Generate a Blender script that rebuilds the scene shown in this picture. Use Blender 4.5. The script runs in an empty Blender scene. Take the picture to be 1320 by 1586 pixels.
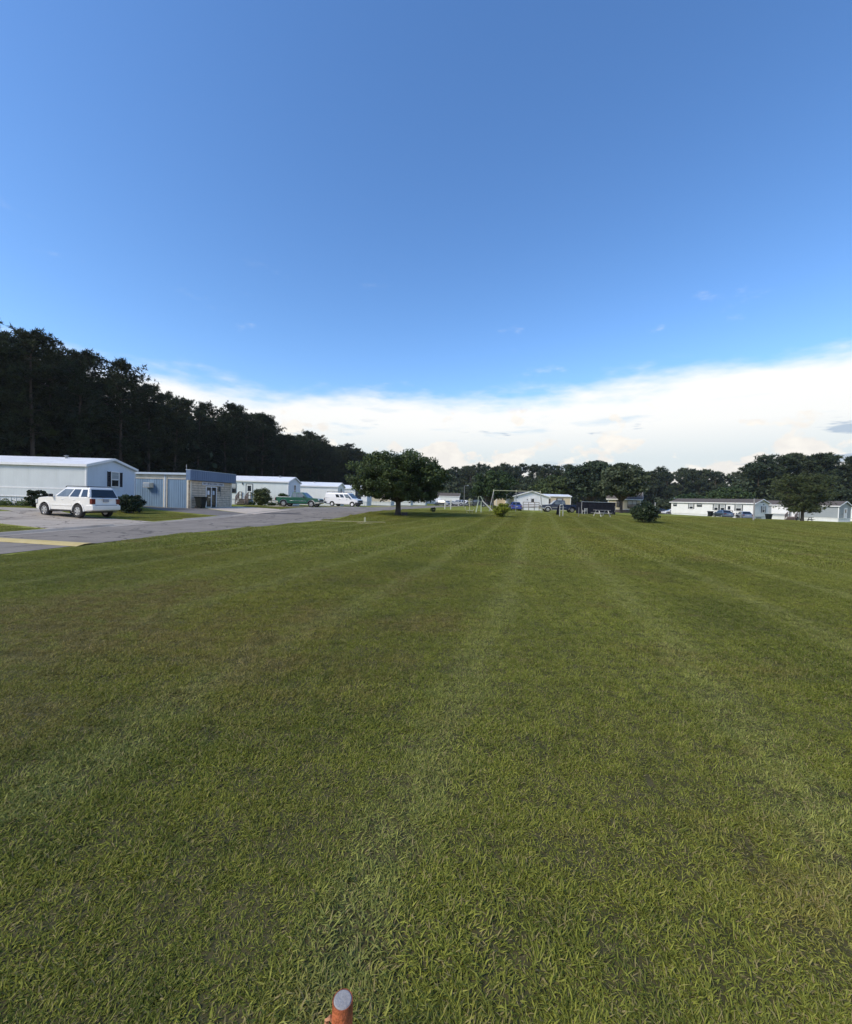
import bpy, bmesh, math, random
import numpy as np
from mathutils import Matrix, Vector

R = math.radians
rng = np.random.default_rng(7)
random.seed(7)
scene = bpy.context.scene
COL = scene.collection

# ------------------------------------------------------------------ camera
CAM_H = 1.6
cam_d = bpy.data.cameras.new('camera')
cam = bpy.data.objects.new('camera', cam_d)
COL.objects.link(cam)
cam_d.sensor_fit = 'HORIZONTAL'
cam_d.sensor_width = 36.0
cam_d.lens = 18.0
cam_d.clip_start = 0.05
cam_d.clip_end = 6000
cam.matrix_world = (Matrix.Translation((0, 0, CAM_H)) @ Matrix.Rotation(R(90 - 1.51), 4, 'X')
                    @ Matrix.Rotation(R(1.58), 4, 'Z'))
scene.camera = cam

# ------------------------------------------------------------------ light, sky, exposure
SUN_EL, SUN_AZ = 40.0, 238.0            # azimuth clockwise from +Y: the sun stands behind the left shoulder
sun_dir = Vector((math.sin(R(SUN_AZ)) * math.cos(R(SUN_EL)), math.cos(R(SUN_AZ)) * math.cos(R(SUN_EL)), math.sin(R(SUN_EL))))
sun_d = bpy.data.lights.new('sun', 'SUN')
sun_d.energy = 2.7
sun_d.angle = R(18)
sun_d.color = (1.0, 0.88, 0.70)
sun = bpy.data.objects.new('sun', sun_d)
sun.rotation_euler = sun_dir.to_track_quat('Z', 'Y').to_euler()
COL.objects.link(sun)
scene.view_settings.view_transform = 'Standard'
scene.view_settings.look = 'None'
scene.view_settings.gamma = 1.0
scene.view_settings.use_curve_mapping = False
scene.view_settings.exposure = 0.40


def N(nt, typ, ins=None, **attrs):
    n = nt.nodes.new(typ)
    for k, v in attrs.items():
        setattr(n, k, v)
    for k, v in (ins or {}).items():
        s = n.inputs[k]
        if isinstance(v, bpy.types.NodeSocket):
            nt.links.new(v, s)
        else:
            s.default_value = v
    return n


def M_(nt, op, a, b=None, c=None, clamp=False):
    n = N(nt, 'ShaderNodeMath', operation=op, use_clamp=clamp)
    for i, v in enumerate((a, b, c)):
        if v is None:
            continue
        if isinstance(v, bpy.types.NodeSocket):
            nt.links.new(v, n.inputs[i])
        else:
            n.inputs[i].default_value = v
    return n.outputs[0]


def SM(nt, v, lo, hi, t0=0.0, t1=1.0):
    n = N(nt, 'ShaderNodeMapRange', {'From Min': lo, 'From Max': hi, 'To Min': t0, 'To Max': t1}, interpolation_type='SMOOTHSTEP')
    nt.links.new(v, n.inputs['Value'])
    return n.outputs[0]


def MIX(nt, f, a, b, mode='MIX'):
    n = N(nt, 'ShaderNodeMix', data_type='RGBA', blend_type=mode)
    for i, v in ((0, f), (6, a), (7, b)):
        if isinstance(v, bpy.types.NodeSocket):
            nt.links.new(v, n.inputs[i])
        else:
            n.inputs[i].default_value = v if i == 0 else (*v, 1.0) if len(v) == 3 else v
    return n.outputs[2]


def NOISE(nt, vec, scale, detail=4.0, rough=0.55, mscale=None, loc=(0, 0, 0)):
    if mscale is not None:
        mp = N(nt, 'ShaderNodeMapping', {'Scale': mscale, 'Location': loc})
        nt.links.new(vec, mp.inputs[0])
        vec = mp.outputs[0]
    n = N(nt, 'ShaderNodeTexNoise', {'Scale': scale, 'Detail': detail, 'Roughness': rough})
    nt.links.new(vec, n.inputs['Vector'])
    return n.outputs['Fac']


world = bpy.data.worlds.new('World')
scene.world = world
world.use_nodes = True
nt = world.node_tree
nt.nodes.clear()
sky = N(nt, 'ShaderNodeTexSky', sky_type='NISHITA', sun_disc=False, sun_elevation=R(SUN_EL), sun_rotation=R(SUN_AZ),
        altitude=0.0, air_density=1.0, dust_density=0.35, ozone_density=3.0)
tc = N(nt, 'ShaderNodeTexCoord')
dirv = tc.outputs['Generated']
sep = N(nt, 'ShaderNodeSeparateXYZ')
nt.links.new(dirv, sep.inputs[0])
z = sep.outputs[2]
nA = NOISE(nt, dirv, 1.0, 7, 0.58, (2.6, 2.6, 11.0), (3.1, 1.7, 0.4))
nA2 = NOISE(nt, dirv, 1.0, 6, 0.6, (9.0, 9.0, 30.0), (0.3, 5.2, 2.0))
e = M_(nt, 'ADD', z, M_(nt, 'MULTIPLY', M_(nt, 'SUBTRACT', nA, 0.5), 0.13))
e = M_(nt, 'ADD', e, M_(nt, 'MULTIPLY', M_(nt, 'SUBTRACT', nA2, 0.5), 0.065))
e = M_(nt, 'SUBTRACT', e, M_(nt, 'MULTIPLY', M_(nt, 'MULTIPLY', sep.outputs[0], sep.outputs[1]), 0.038))
sheet = SM(nt, e, 0.262, 0.202)
# the sheet itself: bright above, paler and hazier toward the horizon
ramp = N(nt, 'ShaderNodeValToRGB')
nt.links.new(z, ramp.inputs[0])
cr = ramp.color_ramp
cr.elements[0].position = 0.0
cr.elements[0].color = (0.80, 0.84, 0.83, 1)
cr.elements[1].position = 0.27
cr.elements[1].color = (1.02, 1.02, 1.02, 1)
q = cr.elements.new(0.10)
q.color = (0.74, 0.82, 0.85, 1)
q = cr.elements.new(0.17)
q.color = (0.97, 0.98, 0.97, 1)
nS = NOISE(nt, dirv, 1.0, 5, 0.6, (4.5, 4.5, 26.0), (7.0, 2.0, 1.0))
streak = SM(nt, nS, 0.56, 0.74)
streak = M_(nt, 'MULTIPLY', streak, SM(nt, z, 0.29, 0.13))
col = MIX(nt, M_(nt, 'MULTIPLY', streak, 0.8), ramp.outputs[0], (0.55, 0.74, 0.90))
nC = NOISE(nt, dirv, 1.0, 6, 0.55, (11.0, 11.0, 17.0), (1.2, 4.4, 0.0))
cum = SM(nt, M_(nt, 'SUBTRACT', nC, M_(nt, 'MULTIPLY', z, 1.55)), 0.318, 0.385)
nCs = NOISE(nt, dirv, 1.0, 4, 0.6, (20.0, 20.0, 36.0), (1.2, 4.4, 0.3))
ccol = MIX(nt, SM(nt, nCs, 0.35, 0.65), (0.90, 0.86, 0.81), (1.02, 0.97, 0.89))
col = MIX(nt, M_(nt, 'MULTIPLY', cum, 0.85), col, ccol)
nG = NOISE(nt, dirv, 1.0, 5, 0.55, (6.0, 6.0, 34.0), (2.3, 0.9, 3.0))
gr = M_(nt, 'MULTIPLY', SM(nt, nG, 0.60, 0.66), M_(nt, 'MULTIPLY', SM(nt, z, 0.05, 0.075), SM(nt, z, 0.19, 0.15)))
col = MIX(nt, M_(nt, 'MULTIPLY', gr, 0.85), col, (0.44, 0.55, 0.69))
nW = NOISE(nt, dirv, 1.0, 7, 0.62, (7.0, 7.0, 22.0), (9.3, 0.9, 3.0))
wisp = M_(nt, 'MULTIPLY', SM(nt, nW, 0.62, 0.80), SM(nt, z, 0.50, 0.34))
alpha = M_(nt, 'MAXIMUM', sheet, M_(nt, 'MULTIPLY', wisp, 0.35))
SKY_STRENGTH = 0.15
hs = N(nt, 'ShaderNodeHueSaturation', {'Hue': 0.504, 'Saturation': 1.18, 'Value': 1.20, 'Color': sky.outputs[0]})
cl = MIX(nt, 1.0, col, (0.78 / SKY_STRENGTH,) * 3, 'MULTIPLY')
tot = MIX(nt, alpha, hs.outputs[0], cl)
bg = N(nt, 'ShaderNodeBackground', {'Color': tot, 'Strength': SKY_STRENGTH})
wo = N(nt, 'ShaderNodeOutputWorld')
nt.links.new(bg.outputs[0], wo.inputs[0])


# ------------------------------------------------------------------ terrain height
def sm(a, b, t):
    t = min(1.0, max(0.0, (t - a) / (b - a)))
    return t * t * (3 - 2 * t)


def gz(x, y):
    tl = sm(-20.5, -27.0, x)
    tf = sm(28.0, 46.0, y)
    h = 0.36 * max(tl, tf)
    k = sm(44.0, 64.0, x)
    return h * (1 - k) - 0.28 * k * sm(30.0, 60.0, y)


def X(px, d):
    """ground x of something seen in photo column px when it stands d metres ahead"""
    return (px - 660.0) / 660.0 * d


# ------------------------------------------------------------------ materials
def new_mat(name):
    m = bpy.data.materials.new(name)
    m.use_nodes = True
    nt = m.node_tree
    b = nt.nodes['Principled BSDF']
    return m, nt, b


def mat(name, col, rough=0.6, var=0.12, scale=3.0, bump=0.0, bscale=40.0, metal=0.0, spec=0.5, coat=0.0, dirt=None, stretch=None):
    m, nt, b = new_mat(name)
    tc = N(nt, 'ShaderNodeTexCoord')
    n = NOISE(nt, tc.outputs['Object'], scale, 5, 0.6, stretch)
    c = MIX(nt, SM(nt, n, 0.3, 0.7), tuple(v * (1 - var) for v in col), tuple(min(1, v * (1 + var)) for v in col))
    if dirt:
        n2 = NOISE(nt, tc.outputs['Object'], scale * 0.35, 6, 0.7)
        c = MIX(nt, M_(nt, 'MULTIPLY', SM(nt, n2, 0.5, 0.75), dirt[1]), c, dirt[0])
    nt.links.new(c, b.inputs['Base Color'])
    b.inputs['Roughness'].default_value = rough
    b.inputs['Metallic'].default_value = metal
    b.inputs['Specular IOR Level'].default_value = spec
    b.inputs['Coat Weight'].default_value = coat
    b.inputs['Coat Roughness'].default_value = 0.06
    if bump:
        nb = NOISE(nt, tc.outputs['Object'], bscale, 4, 0.6)
        bp = N(nt, 'ShaderNodeBump', {'Strength': bump, 'Distance': 0.02})
        nt.links.new(nb, bp.inputs['Height'])
        nt.links.new(bp.outputs[0], b.inputs['Normal'])
    return m


def siding(name, col, period, axis='X', depth=0.35, rough=0.5, var=0.06):
    """painted metal or vinyl siding: fine ribs as relief only"""
    m, nt, b = new_mat(name)
    tc = N(nt, 'ShaderNodeTexCoord')
    sp = N(nt, 'ShaderNodeSeparateXYZ')
    nt.links.new(tc.outputs['Object'], sp.inputs[0])
    if axis == 'Z':
        v = sp.outputs[2]
    else:
        v = M_(nt, 'ADD', sp.outputs[0], sp.outputs[1])
    fr = M_(nt, 'FRACT', M_(nt, 'DIVIDE', v, period))
    h = fr if axis == 'Z' else M_(nt, 'PINGPONG', M_(nt, 'DIVIDE', v, period), 0.5)
    bp = N(nt, 'ShaderNodeBump', {'Strength': depth, 'Distance': 0.015})
    nt.links.new(h, bp.inputs['Height'])
    nt.links.new(bp.outputs[0], b.inputs['Normal'])
    n = NOISE(nt, tc.outputs['Object'], 1.3, 6, 0.65, (1, 1, 0.35))
    c = MIX(nt, SM(nt, n, 0.3, 0.7), tuple(x * (1 - var) for x in col), tuple(min(1, x * (1 + var * .6)) for x in col))
    nt.links.new(c, b.inputs['Base Color'])
    b.inputs['Roughness'].default_value = rough
    return m


def leaf_mat(name, dark, light, trans=0.25, rough=0.55):
    m, nt, b = new_mat(name)
    at = N(nt, 'ShaderNodeAttribute', attribute_name='tint')
    oi = N(nt, 'ShaderNodeObjectInfo')
    c = MIX(nt, at.outputs['Fac'], dark, light)
    hsv = N(nt, 'ShaderNodeHueSaturation', {'Color': c})
    nt.links.new(M_(nt, 'ADD', M_(nt, 'MULTIPLY', oi.outputs['Random'], 0.05), 0.475), hsv.inputs['Hue'])
    nt.links.new(M_(nt, 'ADD', M_(nt, 'MULTIPLY', oi.outputs['Random'], -0.4), 1.2), hsv.inputs['Value'])
    nt.links.new(hsv.outputs[0], b.inputs['Base Color'])
    b.inputs['Roughness'].default_value = rough
    b.inputs['Specular IOR Level'].default_value = 0.15
    tr = N(nt, 'ShaderNodeBsdfTranslucent')
    nt.links.new(hsv.outputs[0], tr.inputs[0])
    mx = N(nt, 'ShaderNodeMixShader', {0: trans})
    nt.links.new(b.outputs[0], mx.inputs[1])
    nt.links.new(tr.outputs[0], mx.inputs[2])
    nt.links.new(mx.outputs[0], nt.nodes['Material Output'].inputs[0])
    return m


def lawn_group():
    g = bpy.data.node_groups.new('lawn_colour', 'ShaderNodeTree')
    g.interface.new_socket('Color', in_out='OUTPUT', socket_type='NodeSocketColor')
    geo = N(g, 'ShaderNodeNewGeometry')
    p = geo.outputs['Position']
    sp = N(g, 'ShaderNodeSeparateXYZ')
    g.links.new(p, sp.inputs[0])
    n1 = NOISE(g, p, 0.55, 6, 0.65, (1, 1, 0))
    n2 = NOISE(g, p, 0.11, 4, 0.6, (1, 0.7, 0), (4, 9, 0))
    n3 = NOISE(g, p, 3.2, 4, 0.6, (1, 1, 0), (1, 3, 0))
    c = MIX(g, SM(g, n1, 0.3, 0.7), (0.135, 0.166, 0.024), (0.238, 0.262, 0.036))
    c = MIX(g, M_(g, 'MULTIPLY', SM(g, n2, 0.42, 0.66), 0.60), c, (0.268, 0.256, 0.036))
    # mowing passes: sheen of grass leaning either way, painted as colour bands
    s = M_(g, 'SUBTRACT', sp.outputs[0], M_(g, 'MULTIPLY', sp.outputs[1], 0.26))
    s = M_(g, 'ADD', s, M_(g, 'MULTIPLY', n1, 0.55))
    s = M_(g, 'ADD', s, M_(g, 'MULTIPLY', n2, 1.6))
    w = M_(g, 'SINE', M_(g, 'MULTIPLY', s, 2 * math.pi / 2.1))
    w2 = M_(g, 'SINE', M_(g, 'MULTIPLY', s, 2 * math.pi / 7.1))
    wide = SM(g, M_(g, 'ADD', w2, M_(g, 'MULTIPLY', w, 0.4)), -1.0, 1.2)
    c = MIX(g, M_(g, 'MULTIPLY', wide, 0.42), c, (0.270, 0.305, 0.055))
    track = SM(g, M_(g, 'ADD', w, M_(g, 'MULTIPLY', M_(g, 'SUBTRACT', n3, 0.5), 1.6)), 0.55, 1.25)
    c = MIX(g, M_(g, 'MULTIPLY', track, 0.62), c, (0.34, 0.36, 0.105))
    # dry thin patches
    nb = NOISE(g, p, 0.42, 6, 0.7, (1, 1, 0), (8.3, 2.1, 0))
    d = N(g, 'ShaderNodeVectorMath', operation='DISTANCE')
    g.links.new(p, d.inputs[0])
    d.inputs[1].default_value = (-3.3, 5.2, 0)
    near = SM(g, d.outputs['Value'], 4.5, 0.5)
    dry = SM(g, M_(g, 'ADD', nb, M_(g, 'MULTIPLY', near, 0.20)), 0.52, 0.72)
    dry = M_(g, 'MULTIPLY', dry, SM(g, n3, 0.25, 0.6))
    c = MIX(g, M_(g, 'MULTIPLY', dry, 0.85), c, (0.262, 0.208, 0.064))
    n4 = NOISE(g, p, 1.7, 5, 0.7, (1, 1, 0), (5, 7, 0))
    c = MIX(g, M_(g, 'MULTIPLY', SM(g, n4, 0.58, 0.74), 0.55), c, (0.235, 0.185, 0.075))
    c = MIX(g, M_(g, 'MULTIPLY', SM(g, n3, 0.5, 0.72), 0.5), c, (0.085, 0.120, 0.022))
    o = N(g, 'NodeGroupOutput')
    g.links.new(c, o.inputs[0])
    return g


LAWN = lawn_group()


def grass_mat(name, blade):
    m, nt, b = new_mat(name)
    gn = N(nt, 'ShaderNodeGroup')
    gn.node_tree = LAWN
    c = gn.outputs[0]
    if blade:
        at = N(nt, 'ShaderNodeAttribute', attribute_name='tint')
        f = at.outputs['Fac']
        c2 = MIX(nt, 1.0, c, (0.54, 0.58, 0.54), 'MULTIPLY')
        c3 = MIX(nt, 1.0, c, (1.34, 1.30, 1.36), 'MULTIPLY')
        c = MIX(nt, SM(nt, f, 0.0, 0.86), c2, c3)
        c = MIX(nt, SM(nt, f, 0.80, 0.92, 0, 0.85), c, (0.28, 0.225, 0.11))
        nt.links.new(c, b.inputs['Base Color'])
        b.inputs['Roughness'].default_value = 0.6
        b.inputs['Specular IOR Level'].default_value = 0.2
        tr = N(nt, 'ShaderNodeBsdfTranslucent')
        nt.links.new(c, tr.inputs[0])
        mx = N(nt, 'ShaderNodeMixShader', {0: 0.3})
        nt.links.new(b.outputs[0], mx.inputs[1])
        nt.links.new(tr.outputs[0], mx.inputs[2])
        nt.links.new(mx.outputs[0], nt.nodes['Material Output'].inputs[0])
    else:
        geo = N(nt, 'ShaderNodeNewGeometry')
        n = NOISE(nt, geo.outputs['Position'], 9.0, 5, 0.7)
        c = MIX(nt, SM(nt, n, 0.3, 0.7), MIX(nt, 1.0, c, (0.72, 0.74, 0.7), 'MULTIPLY'), c)
        nt.links.new(c, b.inputs['Base Color'])
        b.inputs['Roughness'].default_value = 0.9
        b.inputs['Specular IOR Level'].default_value = 0.1
        bp = N(nt, 'ShaderNodeBump', {'Strength': 0.8, 'Distance': 0.05})
        nt.links.new(n, bp.inputs['Height'])
        nt.links.new(bp.outputs[0], b.inputs['Normal'])
    return m


def ground_mat(name, c0, c1, scale, spots=None, bump=0.3, cracks=False):
    m, nt, b = new_mat(name)
    geo = N(nt, 'ShaderNodeNewGeometry')
    p = geo.outputs['Position']
    n = NOISE(nt, p, scale, 6, 0.65)
    nf = NOISE(nt, p, 28.0, 3, 0.7)
    c = MIX(nt, SM(nt, n, 0.3, 0.7), c0, c1)
    c = MIX(nt, M_(nt, 'MULTIPLY', SM(nt, nf, 0.35, 0.7), 0.35), c, tuple(v * 0.6 for v in c0))
    if spots:
        ns = NOISE(nt, p, 0.45, 5, 0.7, (1, 0.5, 1), (3, 3, 0))
        c = MIX(nt, M_(nt, 'MULTIPLY', SM(nt, ns, 0.52, 0.66), 0.6), c, spots)
    if cracks:
        vo = N(nt, 'ShaderNodeTexVoronoi', {'Scale': 0.38}, feature='DISTANCE_TO_EDGE')
        mp = N(nt, 'ShaderNodeVectorMath', operation='ADD')
        nt.links.new(p, mp.inputs[0])
        nn = N(nt, 'ShaderNodeTexNoise', {'Scale': 1.3, 'Detail': 4.0})
        nt.links.new(p, nn.inputs['Vector'])
        nt.links.new(nn.outputs['Color'], mp.inputs[1])
        nt.links.new(mp.outputs[0], vo.inputs['Vector'])
        c = MIX(nt, SM(nt, vo.outputs['Distance'], 0.022, 0.006, 0, 0.75), c, (0.05, 0.046, 0.04))
    nt.links.new(c, b.inputs['Base Color'])
    b.inputs['Roughness'].default_value = 0.9
    b.inputs['Specular IOR Level'].default_value = 0.25
    bp = N(nt, 'ShaderNodeBump', {'Strength': bump, 'Distance': 0.01})
    nt.links.new(nf, bp.inputs['Height'])
    nt.links.new(bp.outputs[0], b.inputs['Normal'])
    return m


MT = dict(
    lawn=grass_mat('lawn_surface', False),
    thatch=ground_mat('shade_darkened_thatch', (0.045, 0.046, 0.016), (0.095, 0.080, 0.032), 9.0, None, 0.6),
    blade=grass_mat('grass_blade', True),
    asphalt=ground_mat('weathered_asphalt', (0.205, 0.182, 0.152), (0.275, 0.247, 0.208), 0.7, (0.16, 0.143, 0.12), 0.4, True),
    apron=ground_mat('dark_asphalt', (0.14, 0.13, 0.118), (0.195, 0.182, 0.165), 0.9, None, 0.4),
    concrete=ground_mat('old_concrete', (0.37, 0.325, 0.265), (0.45, 0.40, 0.33), 0.8, (0.26, 0.225, 0.18), 0.3, True),
    pad=ground_mat('tan_concrete', (0.47, 0.41, 0.33), (0.55, 0.48, 0.40), 0.9, (0.38, 0.33, 0.27), 0.3),
    kerb=ground_mat('kerb_concrete', (0.33, 0.295, 0.245), (0.41, 0.37, 0.31), 1.2, (0.19, 0.165, 0.13), 0.3),
    patch=ground_mat('fresh_asphalt', (0.045, 0.045, 0.05), (0.065, 0.065, 0.07), 2.0, None, 0.4),
    yellow=ground_mat('yellow_road_paint', (0.52, 0.41, 0.16), (0.60, 0.49, 0.24), 2.5, (0.38, 0.33, 0.23), 0.3),
    sand=ground_mat('bare_sand', (0.30, 0.26, 0.13), (0.42, 0.37, 0.22), 2.5, (0.14, 0.16, 0.04), 0.4),
    homeA=siding('pale_grey_metal_siding', (0.60, 0.645, 0.655), 0.12, 'X', 0.5),
    homeA_shade=siding('shade_blue_metal_siding', (0.55, 0.63, 0.72), 0.12, 'X', 0.5),  # gable siding with the blue of skylit shade painted into its colour
    mint=siding('pale_mint_siding', (0.69, 0.75, 0.74), 0.11, 'Z', 0.35),
    white=siding('white_siding', (0.76, 0.78, 0.78), 0.11, 'Z', 0.35),
    cream=siding('cream_siding', (0.62, 0.53, 0.38), 0.12, 'X', 0.35),
    tan=siding('beige_siding', (0.52, 0.47, 0.36), 0.12, 'Z', 0.35),
    grey=siding('grey_vinyl_siding', (0.285, 0.32, 0.345), 0.12, 'Z', 0.4),
    trim=mat('white_trim', (0.78, 0.79, 0.79), 0.5, 0.05),
    roofw=mat('white_metal_roof', (0.78, 0.80, 0.81), 0.38, 0.07, 1.2, dirt=((0.55, 0.55, 0.52), 0.5)),
    roofd=mat('dark_shingle_roof', (0.115, 0.102, 0.092), 0.95, 0.25, 6.0, 0.4, 12, spec=0.1),
    skirt=siding('white_skirting', (0.70, 0.73, 0.74), 0.2, 'X', 0.5),
    skirtd=mat('dark_brick_skirting', (0.10, 0.085, 0.08), 0.85, 0.2, 4, 0.3),
    blue=siding('blue_metal_panel', (0.165, 0.255, 0.36), 0.14, 'X', 0.5, 0.45, 0.12),
    bluef=siding('blue_fascia_panel', (0.10, 0.165, 0.275), 0.30, 'X', 0.35, 0.45, 0.1),
    creamp=mat('cream_painted_metal', (0.62, 0.57, 0.46), 0.55, 0.08, 2.0, dirt=((0.35, 0.31, 0.25), 0.5)),
    gutter=mat('pale_blue_gutter', (0.40, 0.48, 0.56), 0.45, 0.06),
    block=mat('cream_concrete_block', (0.58, 0.50, 0.385), 0.85, 0.16, 2.2, 0.4, 60, dirt=((0.33, 0.28, 0.20), 0.5)),
    mortar=mat('grey_mortar', (0.17, 0.155, 0.135), 0.9, 0.15, 6.0),
    black=mat('black_paint', (0.012, 0.013, 0.018), 0.45, 0.1),
    shutter=mat('dark_navy_shutter', (0.010, 0.013, 0.024), 0.7, 0.1, spec=0.15),
    shutg=mat('dark_grey_shutter', (0.075, 0.09, 0.10), 0.55, 0.1),
    glassb=mat('window_glass_with_blinds', (0.36, 0.39, 0.40), 0.08, 0.25, 2.0, stretch=(0.2, 0.2, 22.0)),
    glass=mat('dark_window_glass', (0.018, 0.022, 0.028), 0.05, 0.3, 2.0, spec=0.8),
    carglass=mat('tinted_car_glass', (0.010, 0.013, 0.018), 0.04, 0.2, 2.0, spec=0.7),
    carglassl=mat('reflection_pale_car_glass', (0.10, 0.115, 0.115), 0.05, 0.4, 1.4, spec=0.8),  # paler glass: reflected trees put into the base colour
    rubber=mat('tyre_rubber', (0.018, 0.018, 0.019), 0.85, 0.2, 9.0),
    rim=mat('alloy_rim', (0.55, 0.56, 0.57), 0.32, 0.08, metal=0.7),
    chrome=mat('chrome', (0.65, 0.66, 0.68), 0.15, 0.05, metal=1.0),
    dark=mat('black_plastic', (0.022, 0.022, 0.024), 0.6, 0.15),
    red=mat('red_lamp_lens', (0.11, 0.006, 0.012), 0.12, 0.15, coat=0.6),
    lamp=mat('clear_lamp_lens', (0.62, 0.64, 0.66), 0.12, 0.1, coat=0.6),
    amber=mat('amber_lamp_lens', (0.6, 0.22, 0.03), 0.2, 0.1),
    plate=mat('number_plate', (0.30, 0.32, 0.36), 0.4, 0.25, 30.0),
    wood=mat('weathered_wood', (0.22, 0.19, 0.165), 0.85, 0.25, 3.0, 0.3, stretch=(1, 1, 8)),
    woodr=mat('red_brown_wood', (0.17, 0.135, 0.125), 0.8, 0.2, 3.0),
    woodd=mat('dark_green_wood', (0.03, 0.038, 0.03), 0.8, 0.25, 3.0),
    bark=mat('pine_bark', (0.075, 0.058, 0.047), 0.95, 0.35, 3.0, 0.8, 14, stretch=(1, 1, 0.3)),
    oakbark=mat('oak_bark', (0.060, 0.052, 0.045), 0.95, 0.35, 5.0, 0.8, 16, stretch=(1, 1, 0.3)),
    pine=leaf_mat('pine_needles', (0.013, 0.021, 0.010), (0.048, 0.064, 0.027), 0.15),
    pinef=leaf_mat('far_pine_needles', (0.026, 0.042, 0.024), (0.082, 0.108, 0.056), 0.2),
    pineg=leaf_mat('green_pine_needles', (0.022, 0.040, 0.018), (0.085, 0.115, 0.045), 0.2),
    oak=leaf_mat('oak_leaves', (0.020, 0.038, 0.013), (0.080, 0.120, 0.042), 0.2, 0.4),
    broad=leaf_mat('broadleaf', (0.028, 0.050, 0.018), (0.085, 0.125, 0.045), 0.25),
    lime=leaf_mat('yellow_green_leaves', (0.085, 0.12, 0.016), (0.31, 0.35, 0.042), 0.35),
    holly=leaf_mat('dark_evergreen_leaves', (0.010, 0.022, 0.010), (0.042, 0.066, 0.028), 0.12, 0.35),
    weed=leaf_mat('weed_leaves', (0.045, 0.080, 0.020), (0.12, 0.17, 0.05), 0.3),
    olive=leaf_mat('olive_green_leaves', (0.040, 0.062, 0.022), (0.15, 0.18, 0.075), 0.3),
    galv=mat('galvanised_pipe', (0.27, 0.28, 0.285), 0.45, 0.15, 4.0, metal=0.5),
    playpale=mat('faded_yellow_paint', (0.40, 0.41, 0.26), 0.55, 0.1, 4.0),
    playgreen=mat('faded_green_paint', (0.42, 0.50, 0.36), 0.55, 0.12, 4.0),
    whitep=mat('white_painted_post', (0.56, 0.56, 0.50), 0.5, 0.06),
    pole=mat('grey_pole', (0.27, 0.265, 0.26), 0.8, 0.15, 4.0),
    bin=mat('black_green_bin', (0.010, 0.014, 0.013), 0.7, 0.2, 4.0, spec=0.15),
    navy=mat('dark_navy_sheet', (0.010, 0.011, 0.017), 0.8, 0.2, 2.0, spec=0.12),
    rust=mat('rust_orange_steel', (0.34, 0.092, 0.030), 0.75, 0.5, 28.0, 0.5, 60, dirt=((0.20, 0.045, 0.02), 0.8)),
    cap=mat('grey_pipe_filling', (0.29, 0.285, 0.28), 0.9, 0.10, 30.0, 0.25, 130, spec=0.1),
    lug=mat('tan_rusted_lug', (0.42, 0.20, 0.10), 0.7, 0.35, 25.0, 0.4, 60),
    paper=mat('white_paper', (0.80, 0.80, 0.80), 0.7, 0.05),
    ink=mat('dark_blue_ink', (0.03, 0.04, 0.09), 0.7, 0.1),
    signb=mat('pale_sign_board', (0.52, 0.56, 0.61), 0.6, 0.06),
)


def paint(name, col, metal=0.0):
    return mat(name, col, 0.28, 0.03, 1.0, coat=0.6, metal=metal)


PAINT = dict(white=paint('white_car_paint', (0.76, 0.75, 0.71)), green=paint('dark_green_car_paint', (0.012, 0.085, 0.050)),
             vanw=paint('white_van_paint', (0.78, 0.79, 0.80)), blue=paint('bright_blue_car_paint', (0.030, 0.050, 0.22)),
             navy=paint('dark_navy_car_paint', (0.018, 0.028, 0.060)), slate=paint('slate_blue_car_paint', (0.10, 0.14, 0.20), 0.3),
             steel=paint('grey_blue_car_paint', (0.16, 0.20, 0.27), 0.3), silver=paint('silver_car_paint', (0.45, 0.47, 0.48), 0.4),
             char=paint('charcoal_car_paint', (0.04, 0.045, 0.05)))


# ------------------------------------------------------------------ object helpers
def tag(o, label=None, cat=None, group=None, kind=None):
    for k, v in (('label', label), ('category', cat), ('group', group), ('kind', kind)):
        if v:
            o[k] = v
    return o


def empty(name, loc, rz=0.0, label=None, cat=None, group=None):
    o = bpy.data.objects.new(name, None)
    o.empty_display_size = 0.2
    o.location = loc
    o.rotation_euler = (0, 0, rz)
    COL.objects.link(o)
    return tag(o, label, cat, group)


def link(name, me, parent=None, loc=None, rz=0.0, m=None):
    o = bpy.data.objects.new(name, me)
    COL.objects.link(o)
    if parent is not None:
        o.parent = parent
    if loc is not None:
        o.location = loc
    if rz:
        o.rotation_euler = (0, 0, rz)
    if m is not None and not me.materials:
        me.materials.append(m)
    return o


def copy_tree(o, parent=None):
    c = o.copy()
    COL.objects.link(c)
    c.parent = parent
    for ch in [k for k in COL.objects if k.parent == o]:
        copy_tree(ch, c)
    return c


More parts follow.
